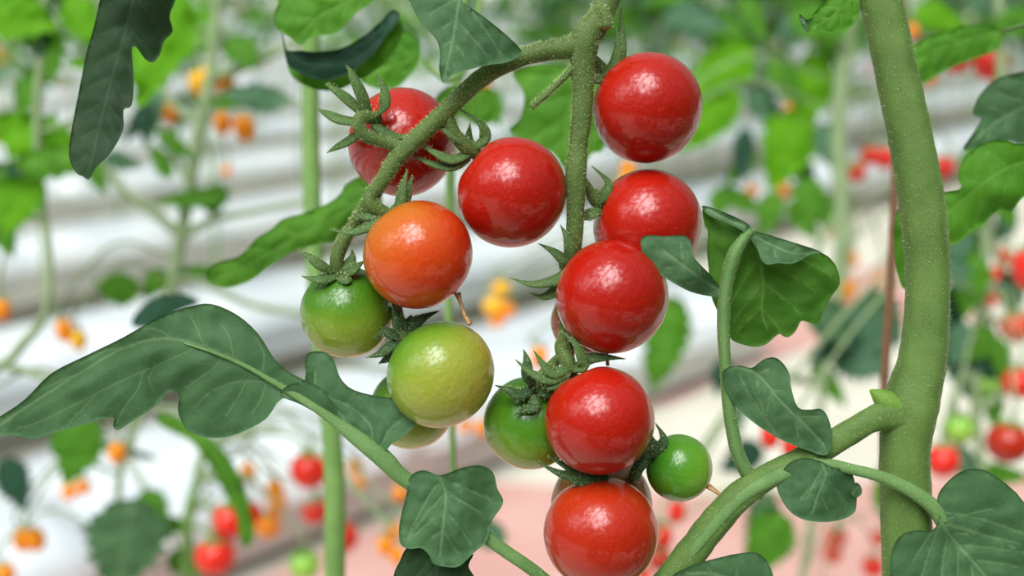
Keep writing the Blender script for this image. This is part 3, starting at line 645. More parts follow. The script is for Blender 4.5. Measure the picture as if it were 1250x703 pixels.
tomato('green tomato with a dark calyx, left of the lower red ones', 647, 516, 57, -26, 'green_a', (.1, -.7, .55), hub=(652, 476, 18), smat='sepal_dark', roll=1,
       sepals=[[(648, 476, 22), (634, 482, 30), (620, 476, 32), (604, 470, 28)], [(652, 482, 24), (652, 496, 32), (640, 500, 34), (628, 507, 32)], [(650, 470, 22), (644, 456, 28), (643, 440, 28), (639, 426, 24)], [(658, 478, 22), (672, 480, 24), (680, 478, 20)]],
       pedicel=[(690, 430, -10, 6), (674, 446, 4, 7), (660, 462, 12, 8), (652, 478, 14, 8)])
tomato('bright red tomato second from the bottom of the right truss', 732, 513, 67.5, 36, 'red', (-.4, -.85, -.1), hub=(698, 452, 30), roll=2,
       sepals=[[(694, 454, 34), (672, 463, 42), (650, 456, 44), (628, 438, 40)], [(694, 450, 34), (676, 455, 42), (664, 446, 44), (651, 427, 42)], [(702, 450, 36), (712, 446, 44), (704, 422, 48), (684, 402, 42)], [(704, 448, 34), (720, 438, 36), (740, 436, 36), (764, 438, 32)], [(692, 458, 34), (676, 470, 40), (662, 474, 40)]],
       pedicel=[(690, 408, -8, 7), (686, 424, 12, 9), (691, 438, 26, 9.5), (700, 454, 28, 8)],
       style=[(739, 428, 8, 2), (741, 438, 12, 2), (742, 446, 14, 2.4)])
tomato('brick-red tomato at the very bottom of the right truss', 733, 650, 70, 14, 'red_brown', (-.2, -.9, -.2), hub=(738, 585, 22), smat='sepal_dark',
       sepals=[[(740, 584, 26), (710, 583, 32), (684, 578, 34), (653, 562, 32)], [(736, 582, 22), (712, 578, 26), (690, 568, 28), (668, 556, 26)], [(734, 586, 26), (704, 586, 34), (690, 584, 34)]],
       pedicel=[(740, 562, -30, 5), (742, 574, -10, 6), (738, 586, 10, 7)])
tomato('smallest green tomato, round and glossy at lower right of the cluster', 829, 571, 41, -6, 'green_c', (-.8, -.3, .2), hub=(793, 560, 2), smat='sepal_dark',
       sepals=[[(794, 556, 6), (806, 546, 14), (810, 534, 16), (800, 516, 12)], [(790, 562, 6), (780, 570, 10), (778, 580, 10), (778, 590, 8)], [(792, 554, 2), (798, 544, 0), (796, 532, 0)], [(796, 552, 0), (788, 556, 6), (784, 562, 6)]],
       pedicel=[(770, 585, -30, 5), (780, 562, -14, 5), (790, 552, -4, 5.5), (798, 562, -2, 5)],
       style=[(864, 594, 4, 3.5), (872, 599, 8, 2.6), (880, 604, 10, 2.4), (887, 609, 12, 2.6)])
tomato('dull orange tomato peeking out behind the two lowest red ones', 734, 616, 62, -70, 'dull_orange', (-.2, -.9, 0))
tomato('half-ripe tomato almost hidden behind the red one under the leaflet', 716, 392, 44, -62, 'dull_orange', (-.2, -.9, 0))
# ================================================================== BLURRED PLANTS BEHIND
NB = []
def bg_plant(label, path, D, mat='bgstem', group=None, branches=(), ribs=0):
    b0 = W(path[-1][0], path[-1][1], 0, D)
    t = thing('tomato_plant', Vector((b0.x, b0.y, 0)), label, 'plant', group)
    mb = MB(); c = crom([(p[0], p[1], p[2], p[3]) for p in path], 6)
    wp = [W(p[0], p[1], p[2], D) for p in c]; rad = [p[3] * K(D) for p in c]
    e = wp[-1]; wp += [Vector((e.x, e.y + .03, e.z * .5)), Vector((e.x, e.y + .05, 0))]; rad += [rad[-1]] * 2
    tube(mb, wp, rad, 14, wob=.06)
    st = part('stem', mb, [M[mat]], t); NB.append((t, D, wp[:-2], [])); t_branches = NB[-1][3]
    for br in branches:
        mb = MB(); ptube(mb, br, D=D, seg=10); part('branch', mb, [M[mat]], t)
    return t
def bleaf(parent, cx, cy, L, Wd, ang, mat, D, z=0, seed=None, under=False, droop=.08, arch=0.04, stalk=None):
    seed = seed if seed is not None else int(cx * 7 + cy)
    o, m = lobed(cx, cy, L, Wd, ang, seed)
    sp = max(5, L / 16)
    mb = MB(); leaf_geo(mb, o, m, [], D=D, z0=z, spacing=sp, nside=4, arch=arch, droop=droop, ruffle=L * .07, relief=L * .015, seed=seed % 17, vw=max(1.2, L * .012), smooth=2, under=under)
    if stalk:
        a = m[0]; ptube(mb, [(a[0], a[1], z, 1.8 * .5 / D), ((a[0] + stalk[0]) / 2, (a[1] + stalk[1]) / 2 - 4, z, 2 * .5 / D), (stalk[0], stalk[1], 0, 2.4 * .5 / D)], D=D, seg=8)
    return part('leaf', mb, [M[mat], M['leaf_under'] if mat != 'leaf_bright' else M['leaf_bright']], parent)
_oval = {}
def bfruit(x, y, rx, D, mat, label, oval=False, group=None, tilt=0.0, z=0):
    key = (mat, oval)
    if key not in _oval:
        mb = fruit_mesh('oval' if oval else 'round')
        # a small calyx star on top and a short stalk, one mesh at this size
        zt = 1.35 if oval else .975
        for k in range(5):
            a = 2 * math.pi * k / 5
            tube(mb, [Vector((0, 0, zt * .93)), Vector((.35 * math.cos(a), .35 * math.sin(a), zt * .97)), Vector((.8 * math.cos(a), .8 * math.sin(a), zt * .95))], [.06, .12, .01], 6, mi=1)
        tube(mb, [Vector((0, 0, zt * .9)), Vector((0.04, 0, zt * 1.15)), Vector((.12, 0, zt * 1.45))], [.08, .07, .07], 6, mi=1)
        _oval[key] = mb.mesh('tomato', [M[mat], M['bgstem']])
    o = link('tomato', _oval[key]); o.location = W(x, y, z, D); sc_ = rx * (D - z * D / F) / F
    o.scale = (sc_,) * 3; o.rotation_euler = (R_.uniform(-.25, .25), tilt + R_.uniform(-.1, .1), R_.uniform(0, 6))
    tag(o, label, 'tomato', group); return o

# the pale thick stem just behind the cluster
pB = bg_plant('tomato plant with a straight pale stem passing behind the left side of the cluster', [(372, -120, 0, 11), (378, 0, 0, 11), (379, 120, 0, 11), (381, 250, 0, 11), (390, 400, 0, 11.5), (404, 520, 0, 12), (409, 620, 0, 13), (408, 760, 0, 13)], .50,
              branches=[[(372, -60, 0, 7), (300, -60, 110, 7), (220, -50, 290, 7), (168, -18, 436, 5)], [(372, -60, 0, 7), (450, -60, 140, 7), (540, -50, 380, 6), (562, -10, 496, 5)], [(379, 30, 0, 5), (400, 10, 30, 4), (440, -6, 60, 3.5)]])
leaf('leaf', pB, [(125, -25), (122, 0), (115, 31), (105, 67), (97, 108), (88, 154), (84, 189), (92, 210), (102, 216), (109, 219), (117, 205), (133, 189), (146, 169), (151, 154), (151, 134), (161, 128), (163, 92), (161, 62), (166, 57), (177, 72), (187, 76), (195, 67), (200, 51), (211, 38), (207, 20), (214, 0), (216, -25)],
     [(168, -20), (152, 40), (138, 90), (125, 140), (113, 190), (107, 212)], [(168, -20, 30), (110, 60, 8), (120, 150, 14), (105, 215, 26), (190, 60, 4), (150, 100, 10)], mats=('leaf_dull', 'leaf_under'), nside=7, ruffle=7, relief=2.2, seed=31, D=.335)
leaf('leaf', pB, [(494, -14), (502, 5), (513, 26), (533, 49), (537, 68), (536, 85), (541, 101), (552, 92), (573, 85), (599, 79), (620, 76), (636, 66), (633, 57), (615, 40), (590, 20), (565, 2), (555, -14)],
     [(562, -12), (556, 30), (549, 65), (542, 96)], [(562, -10, 20), (630, 65, 20), (510, 10, 14), (541, 100, 40), (590, 50, 26)], nside=4, ruffle=5, relief=2.6, seed=32, D=.312)
leaf('leaf', pB, [(343, -14), (340, 4), (335, 17), (338, 34), (355, 47), (368, 55), (381, 45), (407, 41), (424, 28), (436, 14), (452, 4), (455, -14)], [(448, -8), (420, 4), (390, 20), (366, 44)], [(390, 20, 0)], mats=('leaf_mid', 'leaf_top'), nside=4, ruffle=5, seed=33, D=.37)
leaf('leaf', pB, [(351, 72), (368, 84), (392, 84), (420, 70), (450, 40), (475, 18), (488, 22), (490, 47), (471, 76), (436, 99), (412, 110), (390, 110), (368, 102), (354, 90)], [(482, 24), (462, 60), (425, 88), (375, 92)], [(350, 80, -6), (480, 30, 0), (400, 105, -14)], mats=('leaf_mid', 'leaf_under'), nside=4, ruffle=4, seed=34, D=.385,
     patches=[([(343, 36), (347, 50), (351, 62), (368, 62), (385, 63), (402, 62), (422, 57), (441, 46), (462, 30), (476, 14), (486, 14), (487, 24), (471, 45), (458, 64), (434, 84), (416, 94), (398, 98), (380, 95), (366, 89), (352, 80), (347, 62)], [(482, 20), (460, 52), (425, 76), (375, 78), (350, 60)], [(343, 36, 16), (400, 80, 24), (480, 20, 10), (420, 58, 10)], dict(z0=0, nside=3), (2, 1))])
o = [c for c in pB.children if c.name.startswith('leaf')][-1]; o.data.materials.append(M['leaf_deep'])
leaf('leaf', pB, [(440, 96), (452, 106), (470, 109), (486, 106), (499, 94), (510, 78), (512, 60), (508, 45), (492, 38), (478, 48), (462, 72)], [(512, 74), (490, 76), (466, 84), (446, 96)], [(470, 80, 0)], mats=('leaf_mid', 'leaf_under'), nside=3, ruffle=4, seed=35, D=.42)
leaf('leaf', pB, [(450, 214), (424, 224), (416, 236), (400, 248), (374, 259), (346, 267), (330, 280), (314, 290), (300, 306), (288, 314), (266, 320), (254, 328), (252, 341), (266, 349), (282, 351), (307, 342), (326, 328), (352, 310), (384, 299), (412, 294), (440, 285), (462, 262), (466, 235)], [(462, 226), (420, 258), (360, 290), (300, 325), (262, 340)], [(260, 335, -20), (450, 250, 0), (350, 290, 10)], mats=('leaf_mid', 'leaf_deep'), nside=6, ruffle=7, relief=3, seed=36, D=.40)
leaf('leaf', pB, [(625, 88), (650, 78), (690, 80), (735, 96), (745, 140), (737, 182), (722, 188), (706, 212), (694, 214), (674, 187), (646, 178), (621, 159), (634, 146), (640, 120), (634, 104)], [(722, 92), (700, 120), (690, 160), (692, 205)], [(680, 130, 0)], mats=('leaf_mid', 'leaf_top'), nside=4, ruffle=6, relief=2, seed=37, D=.43)
leaf('leaf', pB, [(590, 108), (602, 118), (605, 135), (600, 148), (586, 154), (572, 148), (560, 140), (548, 150), (534, 146), (530, 124), (545, 106), (568, 104)], [(590, 112), (570, 124), (545, 134)], [(570, 130, 0)], mats=('leaf_mid', 'leaf_top'), nside=3, ruffle=3, seed=38, D=.43)
mb = MB(); ptube(mb, [(512, 72, 0, 3), (528, 86, 0, 3.5), (545, 98, 0, 3.5), (562, 92, -20, 3.5)], D=.42, seg=10); part('branch', mb, [M['bgstem']], pB)

pC = bg_plant('thin green stem rising between the two arms of the fruit truss', [(575, -100, 0, 5.5), (566, 0, 0, 5.5), (558, 80, 0, 5.5), (550, 200, 0, 5.5), (548, 300, 0, 5), (548, 420, 0, 5), (553, 560, -20, 4), (560, 780, -90, 4)], .46, branches=[[(592, -60, 0, 4), (586, 0, 0, 4), (575, 60, 0, 4), (556, 110, 0, 4)]])
for (x, y, L, w_, a, m_, d) in [(590, 650, 60, 40, 200, 'leaf_grey', .8), (600, 130, 50, 40, 60, 'leaf_mid', .6)]: bleaf(pC, x, y, L, w_, a, m_, d)

pD = bg_plant('blurred tomato plant at left with branching stem and orange fruit', [(268, -60, 0, 6), (262, 60, 0, 7), (246, 150, 0, 8), (230, 235, 0, 8), (221, 290, 0, 8), (212, 345, 0, 8), (200, 420, 0, 7), (170, 510, 0, 5.5), (146, 580, 0, 4.5), (140, 760, 0, 4.5)], .82, mat='greystem',
              branches=[[(220, 285, 0, 7), (190, 262, 0, 6), (150, 232, 0, 5), (128, 205, 0, 5)], [(222, 288, 0, 6), (260, 268, 0, 5), (310, 258, 0, 4), (372, 246, 0, 4)], [(246, 150, 0, 6), (226, 140, 0, 5), (206, 122, 0, 4), (196, 110, 0, 3)], [(262, 92, 0, 7), (295, 82, 0, 7), (330, 66, 0, 6), (372, 50, 0, 5)],
                        [(232, 225, 0, 5), (214, 190, 0, 5), (206, 160, 0, 4)], [(205, 400, 0, 5), (225, 340, 0, 4), (300, 370, 0, 4), (380, 385, 0, 4)], [(160, 560, 0, 4), (170, 500, 0, 4), (235, 505, 0, 4), (262, 520, 0, 4)]])
for (x, y, L, w_, a, m_) in [(232, 244, 96, 26, 172, 'leaf_mid'), (262, 245, 40, 44, 80, 'leaf_mid'), (142, 350, 58, 46, 200, 'leaf_mid'), (188, 346, 44, 34, 120, 'leaf_mid'), (272, 124, 60, 20, 178, 'leaf_mid'), (346, 121, 34, 14, 10, 'leaf_mid'),
                              (120, 215, 50, 30, 60, 'leaf_mid'), (150, 196, 50, 26, 10, 'leaf_grey'), (196, 195, 50, 26, 240, 'leaf_mid'), (215, 178, 60, 24, 40, 'leaf_mid'), (295, 66, 50, 44, 60, 'leaf_mid'), (90, 548, 92, 74, 110, 'leaf_mid'), (155, 668, 120, 110, 95, 'leaf_top'), (188, 625, 60, 50, 60, 'leaf_mid'),
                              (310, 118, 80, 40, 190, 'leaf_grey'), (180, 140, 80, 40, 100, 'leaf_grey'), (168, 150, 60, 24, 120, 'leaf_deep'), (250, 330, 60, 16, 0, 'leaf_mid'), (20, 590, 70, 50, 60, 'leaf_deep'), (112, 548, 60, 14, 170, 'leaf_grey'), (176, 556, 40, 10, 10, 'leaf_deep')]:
    bleaf(pD, x, y, L, w_, a, m_, .82, z=R_.uniform(-20, 30))
leaf('leaf', pD, [(160, 392), (175, 372), (196, 362), (215, 358), (235, 362), (243, 370), (225, 378), (208, 386), (196, 396), (180, 400), (166, 400)], [(238, 368), (210, 372), (168, 396)], [(200, 380, 0)], mats=('leaf_deep', 'leaf_under'), nside=3, ruffle=5, seed=40, D=.55)
leaf('leaf', pD, [(196, 505), (215, 508), (240, 520), (262, 540), (280, 558), (296, 590), (306, 625), (310, 655), (300, 668), (292, 655), (288, 630), (276, 606), (262, 580), (250, 560), (232, 538), (205, 525), (190, 514)], [(200, 512), (245, 535), (280, 580), (302, 655)], [(200, 510, -10), (260, 545, 10), (300, 655, -10)], mats=('leaf_mid', 'leaf_top'), nside=5, ruffle=5, seed=41, D=.62)

pE = bg_plant('blurred stem at lower left that carries two red tomatoes under a long drooping leaf', [(248, 545, 0, 3), (240, 590, 0, 6), (230, 630, 0, 7), (228, 690, 0, 8), (228, 780, 0, 8)], .85, branches=[[(232, 610, 0, 3), (262, 622, 0, 3), (272, 624, 0, 3)], [(236, 570, 0, 3), (262, 585, 0, 3), (290, 600, 0, 3)], [(230, 640, 0, 3), (252, 648, 0, 3), (262, 656, 0, 3)]])
for (x, y, L, w_, a, m_) in [(206, 640, 46, 24, 190, 'leaf_mid'), (232, 690, 60, 40, 20, 'leaf_mid')]: bleaf(pE, x, y, L, w_, a, m_, .85)
pF = bg_plant('blurred stem at far left edge with big bright leaves', [(60, -60, 0, 5), (50, 60, 0, 5), (46, 180, 0, 5), (60, 360, 0, 5), (20, 430, 0, 6), (-20, 480, 0, 6), (-60, 700, 0, 6)], .7, mat='greystem', branches=[[(-20, 445, 0, 5), (20, 450, 0, 5), (60, 462, 0, 4), (110, 470, 0, 4)], [(52, 160, 0, 3), (80, 150, 0, 3), (100, 140, 10, 2)]])
for (x, y, L, w_, a, m_) in [(18, 18, 110, 80, 20, 'leaf_bright'), (36, 172, 120, 84, 200, 'leaf_bright'), (50, 200, 130, 46, 170, 'leaf_mid'), (18, 245, 90, 70, 110, 'leaf_bright'), (60, 70, 70, 40, 100, 'leaf_mid'), (100, 25, 70, 50, 60, 'leaf_bright'), (92, 76, 30, 16, 200, 'leaf_bright'), (50, 40, 60, 24, 110, 'leaf_deep'), (0, 205, 70, 18, 10, 'leaf_deep'), (6, 285, 60, 40, 60, 'leaf_mid'), (32, 115, 60, 40, 120, 'leaf_mid')]:
    bleaf(pF, x, y, L, w_, a, m_, .7, z=R_.uniform(-20, 30))
bleaf(pF, 196, 60, 150, 84, 100, 'leaf_bright', .7, z=10)
bleaf(pF, 188, 15, 90, 70, 20, 'leaf_bright', .7)

# right side
pG = bg_plant('blurred tomato plant with a pale stem left of the big right stem', [(1040, -60, 0, 9), (1032, 60, 0, 10), (1024, 140, 0, 10), (1026, 230, 0, 10), (1028, 300, 0, 10), (1018, 380, 0, 7), (1004, 470, 0, 5), (990, 620, 0, 4.5), (970, 780, 0, 4.5)], .95, mat='greystem',
              branches=[[(1028, 250, 0, 5), (1000, 300, 0, 4), (985, 340, 0, 4)], [(1024, 160, 0, 4), (1036, 200, 0, 3), (1046, 205, 0, 3)]])
for (x, y, L, w_, a, m_) in [(990, 115, 104, 60, 100, 'leaf_bright'), (955, 182, 104, 76, 120, 'leaf_bright'), (875, 86, 104, 66, 150, 'leaf_bright'), (862, 145, 104, 60, 140, 'leaf_bright'), (885, 40, 80, 50, 40, 'leaf_mid'), (905, 190, 70, 30, 100, 'leaf_deep'), (960, 100, 70, 40, 60, 'leaf_mid'), (1000, 30, 80, 50, 30, 'leaf_mid'), (935, 130, 60, 40, 40, 'leaf_grey'), (850, 25, 80, 50, 10, 'leaf_grey'), (1010, 180, 60, 40, 80, 'leaf_grey'), (905, 245, 70, 30, 20, 'leaf_mid'), (985, 245, 60, 50, 90, 'leaf_mid'), (815, 420, 120, 66, 95, 'leaf_mid'), (1040, 405, 110, 90, 200, 'leaf_grey'), (1075, 390, 80, 60, 60, 'leaf_top'), (1015, 395, 70, 50, 60, 'leaf_top'), (1052, 440, 80, 60, 20, 'leaf_grey'), (1020, 425, 70, 40, 150, 'leaf_deep'),
                              (930, 640, 80, 46, 100, 'leaf_top'), (935, 665, 90, 70, 120, 'leaf_mid'), (905, 560, 60, 44, 150, 'leaf_deep'), (880, 460, 50, 30, 100, 'leaf_deep'), (938, 262, 60, 36, 110, 'leaf_mid'), (980, 270, 60, 34, 60, 'leaf_mid'), (905, 205, 60, 30, 120, 'leaf_mid'), (1010, 260, 50, 34, 80, 'leaf_mid'), (985, 215, 60, 30, 60, 'leaf_deep'),
                              (1085, 600, 70, 46, 260, 'leaf_mid'), (920, 20, 60, 34, 60, 'leaf_mid'), (960, 40, 50, 30, 100, 'leaf_grey'), (1012, 60, 46, 30, 100, 'leaf_mid'), (900, 505, 60, 24, 100, 'leaf_grey'), (1010, 470, 70, 30, 60, 'leaf_mid'), (878, 250, 40, 30, 90, 'leaf_mid')]:
    bleaf(pG, x, y, L, w_, a, m_, .95, z=R_.uniform(-30, 30))
pH = bg_plant('blurred tomato plant at the right edge loaded with red and green fruit', [(1215, -60, 0, 6), (1222, 100, 0, 6), (1208, 240, 0, 6), (1198, 360, 0, 6), (1190, 480, 0, 6), (1200, 600, 0, 5), (1205, 780, 0, 5)], .85, mat='greystem',
              branches=[[(1196, 380, 0, 4), (1215, 390, 0, 4), (1238, 385, 0, 4)], [(1192, 440, 0, 5), (1175, 460, 0, 4), (1160, 500, 0, 4), (1152, 540, 0, 3)], [(1210, 300, 0, 4), (1235, 350, 0, 4), (1246, 420, 0, 4)], [(1190, 500, 0, 6), (1210, 490, 0, 6), (1240, 460, 0, 5)], [(1221, 60, 0, 4), (1190, 50, 0, 3), (1165, 60, 0, 3)]])
for (x, y, L, w_, a, m_) in [(1180, 270, 80, 50, 110, 'leaf_mid'), (1165, 380, 70, 46, 100, 'leaf_deep'), (1190, 310, 70, 44, 60, 'leaf_mid'), (1225, 250, 60, 40, 60, 'leaf_mid'), (1180, 470, 80, 34, 60, 'leaf_grey'), (1210, 450, 60, 30, 20, 'leaf_deep'), (1168, 420, 60, 34, 110, 'leaf_grey'), (1235, 30, 80, 40, 160, 'leaf_mid'), (1150, 20, 70, 40, 10, 'leaf_bright'), (1225, 120, 60, 40, 90, 'leaf_mid'), (1210, 5, 60, 30, 10, 'leaf_grey'),
                              (1225, 280, 50, 30, 120, 'leaf_grey'), (1160, 330, 60, 40, 200, 'leaf_grey'), (1215, 500, 50, 30, 80, 'leaf_mid'), (1190, 200, 50, 40, 90, 'leaf_mid'), (1185, 350, 80, 50, 100, 'leaf_mid'), (1232, 360, 60, 40, 100, 'leaf_deep'), (1170, 440, 70, 46, 40, 'leaf_deep'), (1190, 420, 60, 40, 150, 'leaf_mid'), (1225, 440, 60, 30, 70, 'leaf_mid'), (1180, 570, 60, 34, 60, 'leaf_grey'), (1225, 580, 70, 30, 10, 'leaf_mid'), (1165, 300, 60, 50, 100, 'leaf_grey')]:
    bleaf(pH, x, y, L, w_, a, m_, .85, z=R_.uniform(-30, 20))
# coir twine
mb = MB(); c = crom([(1108, -120), (1099, 0), (1097, 120), (1094, 200), (1088, 330), (1082, 420), (1079, 500), (1080, 580), (1092, 645), (1094, 760)], 8)
tw = [W(p[0], p[1], 0, .47) for p in c]; tw.append(Vector((tw[-1].x, tw[-1].y, 0)))
tube(mb, tw, [5.0 * K(.47)] * len(tw), 10, wob=.25, ribs=2, ribamp=.12); o = link('support_string', mb.mesh('support_string', [M['brown']])); tag(o, 'brown twine hanging behind the thick right stem', 'string')

# fruit: x, y, half width, distance, skin, oval, label
for (x, y, r, d, m_, ov, lb) in [
    (378, 573, 24, .85, 'bg_red', 0, 'blurred red tomato hanging left of the pale stem, highest of three'), (384, 624, 16, .95, 'bg_red', 0, 'small blurred red tomato, middle of the three beside the pale stem'), (418, 656, 20, .95, 'bg_red', 0, 'blurred red tomato, lowest of three, half behind the pale stem'),
    (372, 690, 19, .85, 'bg_green', 0, 'blurred light green tomato at the bottom edge left of the pale stem'), (280, 636, 23, .82, 'bg_red', 0, 'blurred red tomato behind the long drooping leaf'), (263, 679, 25, .82, 'bg_red', 0, 'blurred red tomato lowest on the left, under the drooping leaf'), (304, 628, 17, .95, 'bg_red', 0, 'blurred red tomato just right of the drooping leaf tip'),
    (303, 577, 10, .95, 'bg_orange', 1, 'small orange tomato right of the long drooping leaf'), (336, 598, 11, .95, 'bg_orange', 1, 'upper orange tomato of a close pair left of the pale stem'), (338, 614, 12, .95, 'bg_orange', 1, 'lower orange tomato of a close pair left of the pale stem'), (327, 642, 16, .95, 'bg_orange', 0, 'round orange tomato beside the red ones at lower left'),
    (143, 552, 11, .75, 'bg_orange', 1, 'bright orange tomato under the big left leaf'), (84, 600, 9, 1.1, 'bg_orange', 1, 'left one of two faint orange tomatoes against white film'), (102, 594, 9, 1.1, 'bg_orange', 1, 'right one of two faint orange tomatoes against white film'),
    (28, 658, 12, .85, 'bg_orange', 1, 'left half of an orange tomato pair at bottom left'), (43, 658, 12, .85, 'bg_orange', 1, 'right half of an orange tomato pair at bottom left'), (4, 700, 14, .85, 'bg_orange', 0, 'orange tomato in the bottom left corner'),
    (79, 403, 11, .8, 'bg_orange', 1, 'upper left of two orange tomatoes above the big left leaf'), (96, 415, 10, .8, 'bg_yellow', 1, 'lower right of two orange tomatoes above the big left leaf'), (2, 378, 11, .75, 'bg_orange', 1, 'orange tomato cut by the left edge at mid height'), (44, 229, 9, .95, 'bg_orange', 0, 'orange tomato among bright leaves at the left edge'),
    (242, 101, 12, .85, 'bg_yellow', 1, 'left golden tomato of the upper left group of three'), (256, 94, 12, .85, 'bg_yellow', 1, 'middle golden tomato of the upper left group of three'), (275, 101, 12, .85, 'bg_orange', 1, 'right golden tomato of the upper left group of three'),
    (207, 138, 10, .85, 'bg_orange', 1, 'lone small orange tomato left of the branching stem'), (272, 150, 11, .85, 'bg_orange', 1, 'smaller of two orange tomatoes right of the branching stem'), (298, 156, 13, .85, 'bg_orange', 1, 'bigger of two orange tomatoes right of the branching stem'), (277, 208, 6, 1.1, 'bg_orange', 1, 'tiny faint orange tomato under the pair beside the branching stem'),
    (612, 352, 12, 1.1, 'bg_yellow', 0, 'top golden tomato in the gap right of the orange tomato'), (602, 374, 13, 1.1, 'bg_yellow', 0, 'middle golden tomato in the gap right of the orange tomato'), (618, 378, 12, 1.1, 'bg_orange', 0, 'right golden tomato in the gap right of the orange tomato'), (606, 392, 9, 1.1, 'bg_orange', 0, 'lowest golden tomato in the gap right of the orange tomato'),
    (568, 122, 10, .7, 'bg_yellow', 0, 'yellow tomato seen just under the left truss arm'), (590, 104, 9, .8, 'bg_orange', 1, 'orange tomato peeping over the left truss arm'), (766, 206, 11, .9, 'bg_orange', 0, 'orange tomato showing between the two upper right red ones'), (765, 222, 10, .9, 'bg_yellow', 0, 'yellow tomato between the two upper right red ones'),
    (658, 436, 11, .9, 'bg_orange', 1, 'orange tomato showing left of the lower calyx'), (568, 520, 9, 1.0, 'bg_orange', 0, 'left faint orange tomato under the large pale green one'), (588, 522, 9, 1.0, 'bg_orange', 1, 'right faint orange tomato under the large pale green one'),
    (481, 648, 9, .8, 'bg_orange', 1, 'orange tomato at the top of the clump left of the heart-shaped leaflet'), (470, 666, 10, .8, 'bg_orange', 1, 'orange tomato at the left of the clump left of the heart-shaped leaflet'), (485, 678, 9, .8, 'bg_orange', 1, 'orange tomato at the foot of the clump left of the heart-shaped leaflet'), (488, 602, 9, .9, 'bg_orange', 1, 'orange tomato beside the petiole of the big left leaf'),
    (432, 570, 9, 1.0, 'bg_orange', 1, 'upper faint orange tomato right of the pale stem'), (440, 586, 8, 1.0, 'bg_orange', 1, 'lower faint orange tomato right of the pale stem'),
    (1150, 562, 21, .8, 'bg_red', 0, 'red tomato right beside the foot of the thick stem'), (1230, 540, 26, .75, 'red_brown', 0, 'orange-red tomato at the right edge above the broad leaf'), (1170, 523, 20, .8, 'bg_green', 0, 'green tomato between the thick stem and the orange-red one'), (1244, 467, 20, .8, 'bg_red', 0, 'red tomato at the right edge above the orange-red one'),
    (1240, 398, 20, .85, 'bg_red', 0, 'red tomato at the right edge, middle of the column'), (1206, 425, 18, .95, 'bg_green', 0, 'upper of two faint pale green tomatoes at right'), (1208, 472, 18, .95, 'bg_green', 0, 'lower of two faint pale green tomatoes at right'), (1226, 314, 12, 1.1, 'bg_red', 0, 'small blurred red tomato, top of a string of four at right'), (1220, 334, 11, 1.1, 'bg_red', 0, 'small blurred red tomato, second of a string of four at right'),
    (1209, 366, 10, 1.2, 'bg_red', 0, 'small blurred red tomato, third of a string of four at right'), (1196, 388, 10, 1.2, 'bg_red', 0, 'small blurred red tomato, lowest of a string of four at right'), (1256, 328, 20, .7, 'bg_red', 1, 'large dark red tomato cut by the right edge'),
    (1045, 209, 13, 1.1, 'bg_red', 0, 'left of three blurred red tomatoes left of the thick stem'), (1062, 190, 12, 1.1, 'bg_red', 0, 'upper of three blurred red tomatoes left of the thick stem'), (1080, 193, 14, 1.1, 'bg_red', 0, 'right of three blurred red tomatoes, touching the thick stem outline'), (1152, 204, 14, 1.0, 'bg_red', 0, 'red tomato just right of the thick stem, above the lobed leaf'),
    (1168, 72, 18, .9, 'bg_red', 0, 'left red tomato under the long leaf at top right'), (1210, 78, 21, .9, 'bg_red', 0, 'right red tomato under the long leaf at top right'),
    (1020, 655, 14, 1.1, 'bg_red', 0, 'upper blurred red tomato of a pair at the bottom, left of the thick stem'), (1016, 676, 12, 1.1, 'bg_red', 0, 'lower blurred red tomato of a pair at the bottom, left of the thick stem'), (1066, 692, 14, 1.1, 'bg_red', 0, 'blurred red tomato at the bottom edge beside the foot of the thick stem'), (1072, 657, 10, 1.2, 'bg_red', 0, 'faint red tomato close left of the foot of the thick stem'),
    (826, 625, 11, .8, 'bg_red', 1, 'small red tomato under the smallest green one'), (808, 655, 13, .8, 'bg_red', 1, 'small red tomato right of the lowest brick-red one'), (806, 683, 15, .8, 'red_brown', 0, 'orange-red tomato at the bottom right of the brick-red one'), (786, 700, 10, .9, 'bg_red', 0, 'red tomato at the bottom edge under the brick-red one'),
    (940, 532, 12, .7, 'bg_red', 1, 'red tomato hidden behind the curled leaflet, left part showing'), (966, 544, 12, .7, 'bg_red', 1, 'red tomato hidden behind the curled leaflet, lower part showing'),
    (1041, 316, 7, 1.2, 'bg_orange', 1, 'top tiny orange tomato near the brown twine'), (1035, 356, 11, 1.2, 'bg_orange', 1, 'orange tomato right of the folded leaf'), (1074, 341, 7, 1.2, 'bg_orange', 0, 'tiny orange tomato close left of the brown twine'), (1013, 284, 5, 1.1, 'bg_orange', 0, 'tiny bright orange tomato above the folded leaf'),
    (965, 136, 9, 1.1, 'bg_orange', 1, 'orange tomato between bright leaves right of the highest red one'), (918, 232, 8, 1.1, 'bg_orange', 0, 'left of two orange tomatoes above the folded leaf'), (957, 232, 8, 1.1, 'bg_orange', 1, 'right of two orange tomatoes above the folded leaf'), (1114, 38, 10, 1.0, 'bg_orange', 0, 'orange tomato at the top, right of the thick stem'), (1134, 92, 10, 1.0, 'bg_orange', 1, 'orange tomato under the long leaf right of the thick stem'),
]:
    o = bfruit(x, y, r, d, m_, lb, oval=bool(ov))
    top = o.matrix_basis @ Vector((.1, 0, 1.5 if ov else 1.2))      # a stalk from the calyx up to the nearest stem
    cand = [(abs(q.z - top.z - .05) * .6 + (q - top).length, q, t) for (t, dd, wp, _) in NB if dd > .5 for q in wp[::3] if q.z > top.z + .01]
    if not cand: continue
    _, q, t = min(cand, key=lambda c: c[0]); mid = (top + q) / 2 + Vector((0, 0, .02 + .15 * (q - top).length))
    mb = MB(); cc = [Vector(v) for v in crom([tuple(top), tuple(top + Vector((0, 0, .012))), tuple(mid), tuple(q)], 5)]
